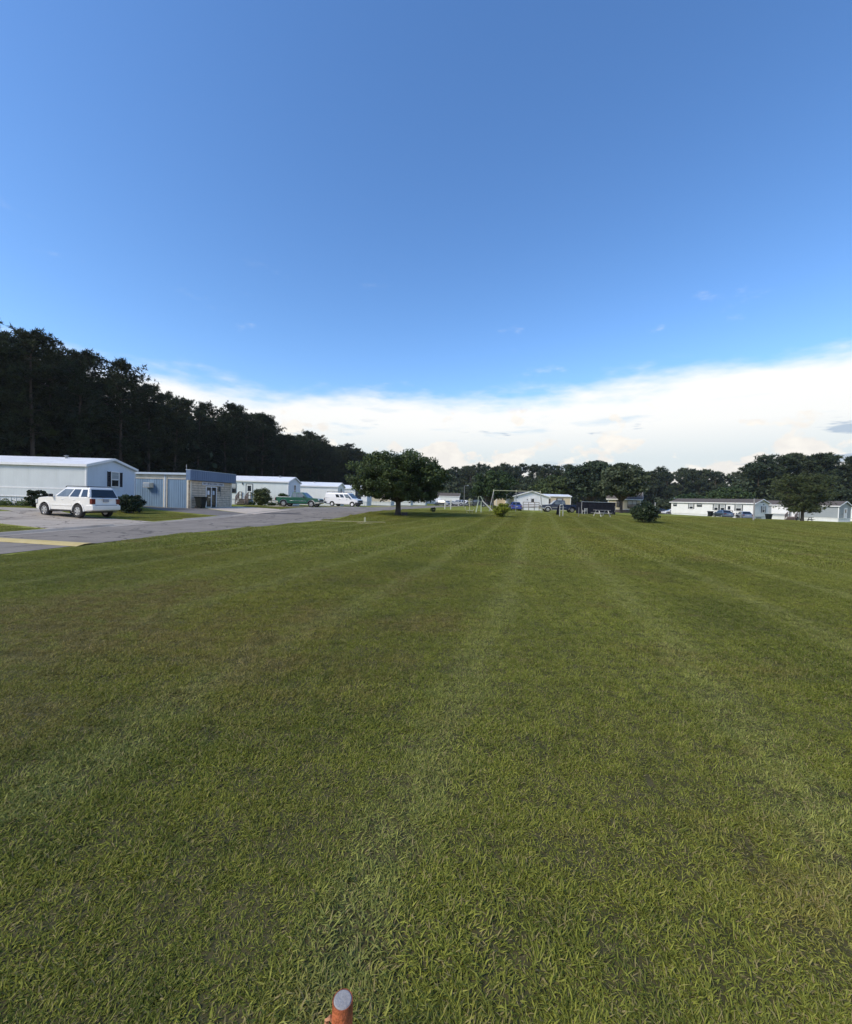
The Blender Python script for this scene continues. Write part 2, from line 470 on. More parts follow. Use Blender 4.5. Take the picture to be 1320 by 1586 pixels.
class MB:
    def __init__(s, xf=None):
        s.v, s.f, s.xf = [], [], xf

    def add(s, vs, fs):
        o = len(s.v)
        s.v += [s.xf(*p) if s.xf else tuple(p) for p in vs]
        s.f += [[i + o for i in q] for q in fs]
        return s

    def hexa(s, p):
        return s.add(p, [(0, 3, 2, 1), (4, 5, 6, 7), (0, 1, 5, 4), (1, 2, 6, 5), (2, 3, 7, 6), (3, 0, 4, 7)])

    def box(s, x0, x1, y0, y1, z0, z1):
        return s.hexa([(x0, y0, z0), (x1, y0, z0), (x1, y1, z0), (x0, y1, z0), (x0, y0, z1), (x1, y0, z1), (x1, y1, z1), (x0, y1, z1)])

    def prism(s, poly, y0, y1, w=None):
        """polygon of (x, z) extruded along y; w(x, z, sign) may give y instead"""
        n = len(poly)
        a = [(x, w(x, z, -1) if w else y0, z) for x, z in poly]
        b = [(x, w(x, z, 1) if w else y1, z) for x, z in poly]
        fs = [list(range(n)), list(range(2 * n - 1, n - 1, -1))]
        for i in range(n):
            j = (i + 1) % n
            fs.append((i, i + n, j + n, j))
        return s.add(a + b, fs)

    def tube(s, pts, rad, n=8):
        pts = [Vector(p) for p in pts]
        if not isinstance(rad, (list, tuple)):
            rad = [rad] * len(pts)
        vs, fs = [], []
        up = Vector((0.31, 0.17, 0.94))
        for i, p in enumerate(pts):
            t = (pts[min(i + 1, len(pts) - 1)] - pts[max(i - 1, 0)]).normalized()
            a = t.cross(up)
            if a.length < 0.05:
                a = t.cross(Vector((1, 0, 0)))
            a.normalize()
            b = t.cross(a)
            for k in range(n):
                w = 2 * math.pi * k / n
                vs.append(tuple(p + (a * math.cos(w) + b * math.sin(w)) * rad[i]))
        for i in range(len(pts) - 1):
            for k in range(n):
                k2 = (k + 1) % n
                fs.append((i * n + k, i * n + k2, (i + 1) * n + k2, (i + 1) * n + k))
        fs.append(list(range(n - 1, -1, -1)))
        fs.append([(len(pts) - 1) * n + k for k in range(n)])
        return s.add(vs, fs)

    def lathe(s, prof, c=(0, 0, 0), n=24, axis='Z'):
        vs, fs = [], []
        for r, h in prof:
            for k in range(n):
                w = 2 * math.pi * k / n
                a, b = r * math.cos(w), r * math.sin(w)
                vs.append((c[0] + a, c[1] + b, c[2] + h) if axis == 'Z' else (c[0] + a, c[1] + h, c[2] + b))
        for i in range(len(prof) - 1):
            for k in range(n):
                k2 = (k + 1) % n
                fs.append((i * n + k, i * n + k2, (i + 1) * n + k2, (i + 1) * n + k))
        fs.append(list(range(n)))
        fs.append([(len(prof) - 1) * n + k for k in range(n)])
        return s.add(vs, fs)

    def build(s, name, m, parent=None, bevel=0.0, smooth=False, loc=None, rz=0.0, segs=2):
        me = bpy.data.meshes.new(name)
        me.from_pydata(s.v, [], s.f)
        bm = bmesh.new()
        bm.from_mesh(me)
        bmesh.ops.recalc_face_normals(bm, faces=bm.faces)
        bm.to_mesh(me)
        bm.free()
        me.materials.append(m)
        o = link(name, me, parent, loc, rz)
        if bevel:
            bv = o.modifiers.new('bevel', 'BEVEL')
            bv.width = bevel
            bv.segments = segs
            bv.limit_method = 'ANGLE'
            bv.angle_limit = R(32)
            bv.harden_normals = True
        if smooth or bevel:
            for p in me.polygons:
                p.use_smooth = True
            try:
                me.set_sharp_from_angle(angle=R(35))
            except Exception:
                pass
        return o


def tri_mesh(name, tris, tint, m):
    """triangle soup (n, 3, 3) with one tint per triangle"""
    tris = np.asarray(tris, dtype=np.float32)
    n = len(tris)
    me = bpy.data.meshes.new(name)
    me.vertices.add(3 * n)
    me.vertices.foreach_set('co', tris.reshape(-1))
    me.loops.add(3 * n)
    me.loops.foreach_set('vertex_index', np.arange(3 * n, dtype=np.int32))
    me.polygons.add(n)
    me.polygons.foreach_set('loop_start', np.arange(0, 3 * n, 3, dtype=np.int32))
    me.polygons.foreach_set('loop_total', np.full(n, 3, dtype=np.int32))
    a = me.attributes.new('tint', 'FLOAT', 'FACE')
    a.data.foreach_set('value', np.asarray(tint, dtype=np.float32))
    me.update(calc_edges=True)
    me.materials.append(m)
    return me


def unit(v):
    return v / (np.linalg.norm(v, axis=-1, keepdims=True) + 1e-9)

# ================================================================== THE SETTING
def axis_pts(lo, a, b, hi, step):
    mid = list(np.arange(a, b + 0.01, step))
    left, right, d, v = [], [], step * 1.6, a
    while v > lo:
        v -= d
        left.append(v)
        d *= 1.45
    d, v = step * 1.6, b
    while v < hi:
        v += d
        right.append(v)
        d *= 1.45
    return left[::-1] + mid + right


gx = axis_pts(-1800, -60, 96, 1800, 1.0)
gy = axis_pts(-400, -6, 112, 2600, 1.0)
gv = [(x, y, gz(x, y)) for y in gy for x in gx]
nx = len(gx)
gf = [(j * nx + i, j * nx + i + 1, (j + 1) * nx + i + 1, (j + 1) * nx + i) for j in range(len(gy) - 1) for i in range(nx - 1)]
me = bpy.data.meshes.new('lawn')
me.from_pydata(gv, [], gf)
me.polygons.foreach_set('use_smooth', [True] * len(me.polygons))
tag(link('lawn', me, m=MT['lawn']), kind='structure')


def lerp(a, b, t):
    return tuple(p + (q - p) * t for p, q in zip(a, b))


def poly_at(pl, y):
    """x of a polyline [(x, y) ...] at y"""
    for (x0, y0), (x1, y1) in zip(pl, pl[1:]):
        if y <= y1:
            return x0 + (x1 - x0) * (y - y0) / (y1 - y0)
    return pl[-1][0]


ROAD_L = [(-15.6, -12), (-14.5, 8), (-14.3, 14), (-14.4, 26), (-14.2, 36), (-12.9, 48), (-10.4, 58), (-7.0, 72), (-1.0, 95), (5.0, 118), (14, 160), (30, 240)]
ROAD_R = [(-11.2, -12), (-10.6, 8), (-10.2, 12), (-9.7, 17.8), (-8.7, 22.2), (-7.3, 30), (-5.5, 43), (-3.4, 55), (0.3, 74), (5.4, 98), (10.4, 120), (20, 162), (37, 240)]


def drape(name, L, Rr, y0, y1, off, m, step=1.0, n=6):
    ys = np.arange(y0, y1 + 0.01, step)
    vs, fs = [], []
    for y in ys:
        a, b = poly_at(L, y), poly_at(Rr, y)
        for k in range(n + 1):
            x = a + (b - a) * k / n
            vs.append((x, y, gz(x, y) + off))
    for j in range(len(ys) - 1):
        for k in range(n):
            fs.append((j * (n + 1) + k, j * (n + 1) + k + 1, (j + 1) * (n + 1) + k + 1, (j + 1) * (n + 1) + k))
    me = bpy.data.meshes.new(name)
    me.from_pydata(vs, [], fs)
    return link(name, me, m=m)


def quad(p0, p1, p2, p3, off, na, nb, wob=0.0):
    """bilinear sheet draped on the ground, with a skirt into it; wob roughens its outline"""
    vs, fs = [], []
    for j in range(nb + 1):
        for i in range(na + 1):
            a = lerp(lerp(p0, p1, i / na), lerp(p3, p2, i / na), j / nb)
            x, y = a
            if wob and (i in (0, na) or j in (0, nb)):
                x += random.uniform(-wob, wob)
                y += random.uniform(-wob, wob)
            vs.append((x, y, gz(x, y) + off))
    W = na + 1
    for j in range(nb):
        for i in range(na):
            fs.append((j * W + i, j * W + i + 1, (j + 1) * W + i + 1, (j + 1) * W + i))
    rim = list(range(W)) + [j * W + na for j in range(1, nb + 1)] + [nb * W + i for i in range(na - 1, -1, -1)] + [j * W for j in range(nb - 1, 0, -1)]
    o = len(vs)
    for i in rim:
        x, y, zz = vs[i]
        vs.append((x, y, zz - off - 0.06))
    for k in range(len(rim)):
        k2 = (k + 1) % len(rim)
        fs.append((rim[k], o + k, o + k2, rim[k2]))
    return vs, fs


def sheet(name, p, off, m, na=4, nb=4, parent=None, wob=0.0):
    vs, fs = quad(*p, off, na, nb, wob)
    me = bpy.data.meshes.new(name)
    me.from_pydata(vs, [], fs)
    return link(name, me, parent, m=m)


def slabs(name, p, off, m, na, nb, gap=0.02):
    """a driveway of cast slabs with open joints between them"""
    root = tag(bpy.data.objects.new(name, None), kind='structure')
    COL.objects.link(root)
    for j in range(nb):
        for i in range(na):
            c = []
            for s, t in ((i, j), (i + 1, j), (i + 1, j + 1), (i, j + 1)):
                c.append(lerp(lerp(p[0], p[1], s / na), lerp(p[3], p[2], s / na), t / nb))
            ctr = lerp(lerp(c[0], c[2], .5), lerp(c[1], c[3], .5), .5)
            c = [tuple(q + (w - q) * gap / (abs(w - q) + abs(w2 - q2) + 0.5) for q, w, q2, w2 in ((a[0], ctr[0], a[1], ctr[1]), (a[1], ctr[1], a[0], ctr[0]))) for a in c]
            sheet('slab', c, off + random.uniform(-0.004, 0.004), m, 3, 3, root)
    return root


tag(drape('road', ROAD_L, ROAD_R, -12, 240, 0.012, MT['asphalt']), kind='structure')
# dark repair strip across the road beside the green pickup
tag(sheet('road_patch', ((X(408, 38), 35.4), (X(478, 38), 36.1), (X(468, 38), 37.0), (X(400, 38), 36.0)), 0.017, MT['patch'], 6, 2, wob=0.10), kind='structure')
# speed hump with worn yellow paint
hump = []
for i in range(13):
    t = i / 12
    for k in range(7):
        s = k / 6 - 0.5
        x = -14.35 + 4.35 * t
        y = 13.55 - 0.95 * t + s * 0.85
        hump.append((x, y, gz(x, y) + 0.016 + 0.045 * math.cos(s * math.pi)))
me = bpy.data.meshes.new('speed_hump')
me.from_pydata(hump, [], [(i * 7 + k, i * 7 + k + 1, (i + 1) * 7 + k + 1, (i + 1) * 7 + k) for i in range(12) for k in range(6)])
me.polygons.foreach_set('use_smooth', [True] * len(me.polygons))
tag(link('speed_hump', me, m=MT['yellow']), 'worn yellow painted speed hump across the grey road', 'speed hump')

# concrete drives, pads and walks
slabs('concrete_driveway', ((-14.75, 17.2), (-14.9, 23.6), (-25.0, 28.6), (-25.0, 22.4)), 0.020, MT['concrete'], 2, 3)
slabs('concrete_walk', ((-25.1, 25.9), (-25.1, 28.7), (-40.0, 29.4), (-40.0, 27.6)), 0.021, MT['concrete'], 1, 4)
slabs('parking_pad', ((-13.9, 34.6), (-13.2, 41.6), (-20.75, 47.2), (-21.35, 40.9)), 0.024, MT['pad'], 2, 3)
tag(sheet('asphalt_apron', ((-14.6, 31.3), (-14.1, 34.5), (-21.4, 40.75), (-29.0, 40.6)), 0.014, MT['apron'], 10, 6, wob=0.12), kind='structure')
slabs('truck_driveway', ((-13.2, 51.0), (-11.4, 55.2), (-20.0, 57.5), (-20.5, 53.4)), 0.022, MT['concrete'], 1, 3)
slabs('van_driveway', ((-9.9, 61.0), (-8.6, 66.0), (-17.0, 68.0), (-17.5, 63.5)), 0.022, MT['concrete'], 1, 3)
for k, (ya, yb) in enumerate(((76, 79), (86, 89), (97, 100), (108, 111))):
    xa = poly_at(ROAD_L, ya) - 0.5
    slabs('home_driveway', ((xa, ya), (xa + 0.8, yb), (xa - 7, yb + 1), (xa - 7, ya + 1)), 0.022, MT['concrete'], 1, 2)
slabs('parking_strip', ((49, 76.0), (67.0, 76.0), (62.3, 83.3), (53.0, 84.0)), 0.022, MT['concrete'], 5, 1)
slabs('garden_walk', ((44, 61.0), (92.0, 67.5), (92.0, 68.4), (44.0, 61.9)), 0.022, MT['concrete'], 14, 1)
tag(sheet('far_road', ((34, 112), (34, 120), (110, 118), (110, 110)), 0.03, MT['asphalt'], 24, 4), kind='structure')
tag(sheet('bare_sand_strip', ((X(495, 29), 28.75), (X(597, 29.4), 29.2), (X(597, 29.8), 29.55), (X(493, 29.4), 29.15)), 0.045, MT['sand'], 14, 3, wob=0.07), kind='structure')
tag(sheet('bare_sand_strip', ((X(555, 28), 27.6), (X(578, 28), 27.65), (X(575, 28.3), 27.95), (X(556, 28.3), 27.9)), 0.045, MT['sand'], 8, 3, wob=0.07), kind='structure')

# rolled kerb on the house side of the road, cast in lengths
kerb = tag(bpy.data.objects.new('kerb', None), kind='structure')
COL.objects.link(kerb)
y = 2.0
while y < 62:
    ln = 3.0
    mb = MB()
    low = 0.35 if (17.0 < y < 23.4 or 31 < y < 41) else 1.0
    prof = [(0.06, -0.06), (0.05, 0.018), (-0.18, 0.022), (-0.34, 0.024 + 0.070 * low), (-0.47, 0.026 + 0.075 * low), (-0.50, -0.06)]
    vs, fs = [], []
    n = len(prof)
    for i in range(4):
        yy = y + 0.012 + (ln - 0.024) * i / 3
        xx = poly_at(ROAD_L, yy)
        for dx, dz in prof:
            vs.append((xx + dx, yy, gz(xx, yy) + dz))
    for i in range(3):
        for k in range(n - 1):
            fs.append((i * n + k, i * n + k + 1, (i + 1) * n + k + 1, (i + 1) * n + k))
    fs += [list(range(n)), [3 * n + k for k in range(n)]]
    mb.add(vs, fs).build('kerb_stone', MT['kerb'], kerb)
    y += ln


# dead thatch and soil under the near blades, coloured dark to deepen their shade
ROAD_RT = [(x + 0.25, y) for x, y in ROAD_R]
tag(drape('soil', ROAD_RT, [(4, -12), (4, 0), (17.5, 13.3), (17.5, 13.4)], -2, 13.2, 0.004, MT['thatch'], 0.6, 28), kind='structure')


# ------------------------------------------------------------------ grass
def blade_patch(name, size, n, lmin, lmax, w, seed, clump=0.4, flat=0.5):
    g = np.random.default_rng(seed)
    base = g.uniform(-size / 2, size / 2, (n, 2))
    lean_az = g.uniform(0, 2 * math.pi, n)
    # loose tufts: blades near the same spot share a lean
    cell = np.floor((base + size) / 0.07).astype(int)
    key = (cell[:, 0] * 131 + cell[:, 1] * 17) % 997
    caz = g.uniform(0, 2 * math.pi, 997)[key]
    pick = g.random(n) < clump
    lean_az = np.where(pick, caz + g.normal(0, 0.6, n), lean_az)
    tilt = np.clip(g.normal(0.75 * flat + 0.45, 0.33, n), 0.05, 1.5)
    ln = g.uniform(lmin, lmax, n) * (0.8 + 0.4 * g.random(997)[key])
    d = np.stack([np.cos(lean_az), np.sin(lean_az)], 1)
    side = np.stack([-d[:, 1], d[:, 0], np.zeros(n)], 1)
    tw = g.normal(0, 0.5, n)
    side[:, 2] = np.sin(tw)
    side = unit(side) * (w * g.uniform(0.6, 1.3, n))[:, None]
    b = np.concatenate([base, np.zeros((n, 1))], 1)

    def along(t, bend):
        a = tilt + bend
        return np.concatenate([d * (np.sin(a) * ln * t)[:, None], (np.cos(a) * ln * t)[:, None]], 1)
    m1 = b + along(0.5, 0.0)
    tip = m1 + along(0.5, np.clip(g.normal(0.45, 0.35, n), -0.2, 1.2))
    tip[:, 2] = np.maximum(tip[:, 2], 0.003)
    t1 = np.stack([b - side * 0.4, b + side * 0.4, m1 + side * 0.5], 1)
    t2 = np.stack([b - side * 0.4, m1 + side * 0.5, m1 - side * 0.5], 1)
    t3 = np.stack([m1 - side * 0.5, m1 + side * 0.5, tip], 1)
    tint = g.random(n)
    me = tri_mesh(name, np.concatenate([t1, t2, t3]), np.concatenate([tint] * 3), MT['blade'])
    return bpy.data.objects.new(name, me)


def scatter(name, label, cat, pts, scales, protos):
    """one object: points that carry patches of blades through geometry nodes"""
    c = bpy.data.collections.new(name + '_patches')
    for p in protos:
        c.objects.link(p)
    me = bpy.data.meshes.new(name)
    me.from_pydata([tuple(p) for p in pts], [], [])
    a = me.attributes.new('turn', 'FLOAT_VECTOR', 'POINT')
    rot = np.zeros((len(pts), 3), dtype=np.float32)
    rot[:, 2] = rng.integers(0, 4, len(pts)) * math.pi / 2 + rng.uniform(-0.2, 0.2, len(pts))
    a.data.foreach_set('vector', rot.reshape(-1))
    s = me.attributes.new('size', 'FLOAT', 'POINT')
    s.data.foreach_set('value', np.asarray(scales, dtype=np.float32))
    o = link(name, me)
    g = bpy.data.node_groups.new(name + '_nodes', 'GeometryNodeTree')
    g.interface.new_socket('Geometry', in_out='INPUT', socket_type='NodeSocketGeometry')
    g.interface.new_socket('Geometry', in_out='OUTPUT', socket_type='NodeSocketGeometry')
    gi, go = g.nodes.new('NodeGroupInput'), g.nodes.new('NodeGroupOutput')
    ci = g.nodes.new('GeometryNodeCollectionInfo')
    ci.inputs['Collection'].default_value = c
    ci.inputs['Separate Children'].default_value = True
    ci.inputs['Reset Children'].default_value = True
    ip = g.nodes.new('GeometryNodeInstanceOnPoints')
    ip.inputs['Pick Instance'].default_value = True
    at = g.nodes.new('GeometryNodeInputNamedAttribute')
    at.data_type = 'FLOAT_VECTOR'
    at.inputs['Name'].default_value = 'turn'
    at2 = g.nodes.new('GeometryNodeInputNamedAttribute')
    at2.data_type = 'FLOAT'
    at2.inputs['Name'].default_value = 'size'
    e2r = g.nodes.new('FunctionNodeEulerToRotation')
    g.links.new(at.outputs[0], e2r.inputs[0])
    g.links.new(gi.outputs[0], ip.inputs['Points'])
    g.links.new(ci.outputs[0], ip.inputs['Instance'])
    g.links.new(e2r.outputs[0], ip.inputs['Rotation'])
    g.links.new(at2.outputs[0], ip.inputs['Scale'])
    g.links.new(ip.outputs[0], go.inputs[0])
    md = o.modifiers.new('scatter', 'NODES')
    md.node_group = g
    return tag(o, label, cat, kind='stuff')


def right_of_road(x, y, m=0.1):
    return x > poly_at(ROAD_R, y) + m


near = []
for y in np.arange(0.25, 13.0, 0.42):
    for x in np.arange(-14.0, 17.0, 0.42):
        if abs(x) < y * 1.13 + 1.6 and right_of_road(x, y, 0.18):
            px, py = x + rng.uniform(-.05, .05), y + rng.uniform(-.05, .05)
            near.append((px, py, gz(px, py)))
scatter('grass', 'short mown green grass with dry blades in the near lawn', 'grass', near, [1.0 + 0.16 * math.sin(p[0] * 2.1 + math.sin(p[1] * 1.7) * 2) * math.sin(p[1] * 1.3 + p[0]) + rng.uniform(0.0, 0.18) for p in near],
        [blade_patch('grass_patch', 0.50, 8500, 0.012, 0.042, 0.0034, 40 + k, 0.38, 0.9) for k in range(5)])
mid = []
for y in np.arange(12.8, 60.0, 0.86):
    for x in np.arange(-12.0, 66.0, 0.86):
        if abs(x) < y * 1.06 + 2 and right_of_road(x, y, 0.30) :
            px, py = x + rng.uniform(-.06, .06), y + rng.uniform(-.06, .06)
            mid.append((px, py, gz(px, py)))
far_protos = [blade_patch('grass_patch_far', 1.0, 2600, 0.030, 0.060, 0.011, 60 + k, 0.5, 0.6) for k in range(4)]
scatter('grass', 'short mown green grass of the open field further back', 'grass', mid, rng.uniform(1.0, 1.2, len(mid)), far_protos)


def inside(poly, x, y):
    c = False
    for (x0, y0), (x1, y1) in zip(poly, poly[1:] + poly[:1]):
        if (y0 > y) != (y1 > y) and x < (x1 - x0) * (y - y0) / (y1 - y0) + x0:
            c = not c
    return c


verge = []
strips = [[(-15.3, 24.1), (-15.2, 30.9), (-27.5, 38.6), (-24.5, 29.2)], [(-15.2, 16.9), (-15.2, 5), (-34, 12), (-34, 26.8), (-25.6, 25.2), (-25.5, 22.0)],
          [(-25.5, 29.4), (-24.8, 32.0), (-40, 32.0), (-40, 30.0)],
          [(-13.6, 42.3), (-13.3, 50.6), (-20.5, 53.0), (-24, 57), (-20.5, 48)], [(-11.4, 56), (-10.3, 60.6), (-18, 63), (-20, 58)]]
for poly in strips:
    xs, ys = [p[0] for p in poly], [p[1] for p in poly]
    for y in np.arange(min(ys), max(ys), 0.8):
        for x in np.arange(min(xs), max(xs), 0.8):
            if inside(poly, x, y) and inside(poly, x + .3, y) and inside(poly, x - .3, y):
                verge.append((x, y, gz(x, y)))
scatter('grass', 'green grass verges between the driveways on the house side of the road', 'grass', verge, rng.uniform(1.0, 1.2, len(verge)), far_protos[:2])


# ================================================================== TREES
def rand_dirs(g, n):
    return unit(g.normal(0, 1, (n, 3)))


def pine_parts(seed, H=20.0, bare=0.36, rad=3.0, limbs=96, tufts=24, needles=9, nl=0.46, nw=0.12):
    """loblolly pine: bare bole, whorled limbs turned up at the end, needle tufts on the outer half"""
    g = np.random.default_rng(seed)
    tr = MB()
    bend = g.normal(0, 0.35, 2)
    pts, rads = [], []
    for i in range(9):
        t = i / 8
        pts.append((bend[0] * math.sin(t * 2.6) * t, bend[1] * math.sin(t * 2.2) * t, H * 0.97 * t))
        rads.append(0.24 * (1 - t) ** 0.8 + 0.025 if i else 0.30)
    tr.tube(pts, rads, 7)
    P, tips = np.array(pts), []
    tris, tint = [], []
    for k in range(limbs):
        u = g.random() ** 0.85
        h = H * (bare + (0.985 - bare) * u)
        prof = 0.66 + 0.68 * u if u < 0.5 else max(0.03, 1 - ((u - 0.5) / 0.5) ** 2.3) ** 0.5
        ln = rad * prof * g.uniform(0.55, 1.12) + 0.25
        az = g.uniform(0, 2 * math.pi)
        t = h / (H * 0.97)
        i = min(7, int(t * 8))
        o = P[i] + (P[i + 1] - P[i]) * (t * 8 - i) if t < 1 else P[8]
        up = 0.05 + 0.55 * u
        d = np.array([math.cos(az), math.sin(az), 0.0])
        e1 = o + d * ln * 0.55 + np.array([0, 0, ln * up * 0.35])
        e2 = o + d * ln + np.array([0, 0, ln * up * 0.9])
        if k % 2 == 0:
            tr.tube([tuple(o), tuple(e1), tuple(e2)], [0.055, 0.035, 0.012], 4)
        nt_ = max(4, int(tufts * (0.4 + 0.6 * ln / rad)))
        s = g.uniform(0.30, 1.08, nt_)
        c = np.where(s[:, None] < 0.55, o + (e1 - o) * (s / 0.55)[:, None], e1 + (e2 - e1) * ((s - 0.55) / 0.45)[:, None])
        c = c + g.normal(0, 1, (nt_, 3)) * np.array([0.36, 0.36, 0.22]) * (0.5 + 0.5 * ln / rad)
        lt = g.uniform(0.1, 0.9)
        for q in range(nt_):
            dr = rand_dirs(g, needles) + np.array([0, 0, 0.35]) + d * 0.25
            dr = unit(dr)
            sd = unit(np.cross(dr, rand_dirs(g, needles))) * nw * 0.5
            L = nl * g.uniform(0.7, 1.2, (needles, 1))
            tris.append(np.stack([c[q] - sd, c[q] + sd, c[q] + dr * L], 1))
            tint.append(np.clip(lt + g.normal(0, 0.22, needles), 0, 1))
    return tr, np.concatenate(tris), np.concatenate(tint)


def broad_parts(seed, H=6.0, rx=4.6, ry=4.2, zc=3.9, rz=2.2, clumps=150, leaves=110, leaf=0.13, cr=0.75, trunk=0.28, fork=1.7, low=0.0, limb=0.5):
    """broadleaf tree: forking trunk, limbs to leaf clumps spread through the crown"""
    g = np.random.default_rng(seed)
    tr = MB()
    if trunk:
        tr.tube([(0, 0, -0.1), (0.02, 0, 0.25), (0.03, 0.02, fork * 0.6), (0.0, 0.0, fork)], [trunk * 1.5, trunk * 1.02, trunk * 0.9, trunk * 0.95], 10)
    cs = []
    while len(cs) < clumps:
        p = rand_dirs(g, 1)[0] * (g.random() ** 0.42)
        if p[2] < -0.62 + low:
            continue
        cs.append(np.array([p[0] * rx, p[1] * ry, zc + p[2] * rz]) * (1, 1, 1))
    cs = np.array(cs)
    cs[:, :2] *= g.normal(1.0, 0.10, (clumps, 1))
    tris, tint = [], []
    for k, c in enumerate(cs):
        if trunk and k < clumps * limb:
            mid = np.array([c[0] * 0.42, c[1] * 0.42, fork + (c[2] - fork) * 0.55])
            tr.tube([(0, 0, fork * 0.92), tuple(mid), tuple(c)], [trunk * 0.42, trunk * 0.22, 0.02], 5)
        r = cr * g.uniform(0.6, 1.25)
        n = int(leaves * g.uniform(0.7, 1.2))
        dv = rand_dirs(g, n)
        pos = c + dv * (r * g.random((n, 1)) ** 0.5) * np.array([1.1, 1.1, 0.75])
        nrm = unit(dv * 0.6 + rand_dirs(g, n) + np.array([0, 0, 0.45]))
        a = unit(np.cross(nrm, rand_dirs(g, n)))
        b = np.cross(nrm, a)
        s = leaf * g.uniform(0.6, 1.25, (n, 1))
        a, b = a * s, b * s * 0.62
        tris.append(np.stack([pos - a, pos - b * 0.9, pos + a], 1))
        tris.append(np.stack([pos - a, pos + a, pos + b * 0.9], 1))
        t = np.clip(g.uniform(0.15, 0.85) + g.normal(0, 0.22, n), 0, 1)
        tint += [t, t]
    return tr, np.concatenate(tris), np.concatenate(tint)


def tree(name, parts, leafm, barkm, loc, rz=0, label=None, cat='tree', group=None, scale=1.0, stem='trunk', crown='crown'):
    tr, tris, tint = parts
    root = empty(name, loc, rz, label, cat, group)
    root.scale = (scale,) * 3
    if tr.v:
        tr.build(stem, barkm, root, smooth=True)
    link(crown, tri_mesh(crown, tris, tint, leafm), root)
    return root


def place(proto, first, loc, rz, scale, label=None, group=None):
    o = proto if first else copy_tree(proto)
    o.location, o.rotation_euler, o.scale = loc, (0, 0, rz), scale
    if label:
        o['label'] = label
    if group:
        o['group'] = group
    return o


# ---- the pine wood on the left, behind the row of mobile homes
WOOD = [(-64, 39), (-52, 46), (-46, 58), (-42.5, 74), (-38.5, 90), (-33.5, 112), (-27.5, 136), (-22, 160), (-15, 196)]
PL = 'tall dark pine in the dense wood behind the mobile homes on the left'
PG = 'pines of the wood on the left'
protos = [tree('pine_tree', pine_parts(100 + k, 20.0, b, r_), MT['pine'], MT['bark'], (0, 0, 0), 0, PL, 'tree', PG)
          for k, (b, r_) in enumerate(((0.30, 3.0), (0.24, 3.2), (0.16, 3.1), (0.34, 2.9)))]
used = set()
segs = []
for (x0, y0), (x1, y1) in zip(WOOD, WOOD[1:]):
    L = math.hypot(x1 - x0, y1 - y0)
    segs.append((x0, y0, (x1 - x0) / L, (y1 - y0) / L, L))
total = sum(s[4] for s in segs)


def wood_pt(d):
    for x0, y0, ux, uy, L in segs:
        if d <= L:
            return x0 + ux * d, y0 + uy * d, ux, uy
        d -= L
    return x0 + ux * L, y0 + uy * L, ux, uy


def skyline(y):
    return float(np.interp(y, (40, 50, 53, 57, 63, 66, 72, 80, 85, 95, 115), (.95, .98, 1.0, 1.04, .99, .88, .84, .88, .95, .93, .92)))


i = 0
for row, (back, sp, hs) in enumerate(((0.0, 4.3, 0.96), (4.2, 5.2, 1.04))):
    d = row * 2.0
    while d < total:
        x, y, ux, uy = wood_pt(d + random.uniform(-1, 1))
        bx = back + random.uniform(-1.3, 1.3)
        x, y = x - uy * bx, y + ux * bx
        k = (i * 7 + row) % 4 if row else (0, 2, 1, 3, 1)[i % 5]
        s = hs * random.uniform(0.88, 1.08)
        s *= skyline(y)
        w = s * random.uniform(0.9, 1.15)
        col_ = 660 + 660 * x / y
        rw = 'front row' if row == 0 else 'second row'
        where = ('left of the near mobile home' if col_ < 0 else 'above the near mobile home roof' if col_ < 205 else 'above the blue garage and office' if col_ < 360
                 else 'above the mint mobile home' if col_ < 475 else 'above the white cargo van' if col_ < 560 else 'behind the oak')
        place(protos[k], k not in used, (x, y, gz(x, y)), random.uniform(0, 6.28), (w, w, s), f'tall dark {rw} pine of the left wood, {where}', PG)
        used.add(k)
        i += 1
        d += sp * random.uniform(0.85, 1.15)

# the depth of that wood reads as one dark mass
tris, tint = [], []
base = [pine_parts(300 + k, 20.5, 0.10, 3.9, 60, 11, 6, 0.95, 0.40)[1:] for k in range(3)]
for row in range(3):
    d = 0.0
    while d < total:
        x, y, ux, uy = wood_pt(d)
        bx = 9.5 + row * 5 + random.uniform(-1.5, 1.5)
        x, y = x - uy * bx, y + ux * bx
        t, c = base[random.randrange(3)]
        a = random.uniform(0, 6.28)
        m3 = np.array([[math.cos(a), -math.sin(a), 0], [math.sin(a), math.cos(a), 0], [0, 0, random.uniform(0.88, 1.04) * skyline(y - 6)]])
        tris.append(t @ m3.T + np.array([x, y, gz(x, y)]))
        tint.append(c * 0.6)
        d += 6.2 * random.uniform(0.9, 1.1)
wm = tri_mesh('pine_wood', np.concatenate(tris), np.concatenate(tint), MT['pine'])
tag(link('pine_wood', wm), 'dark depth of the pine wood on the left behind its front trunks', 'wood', kind='stuff')


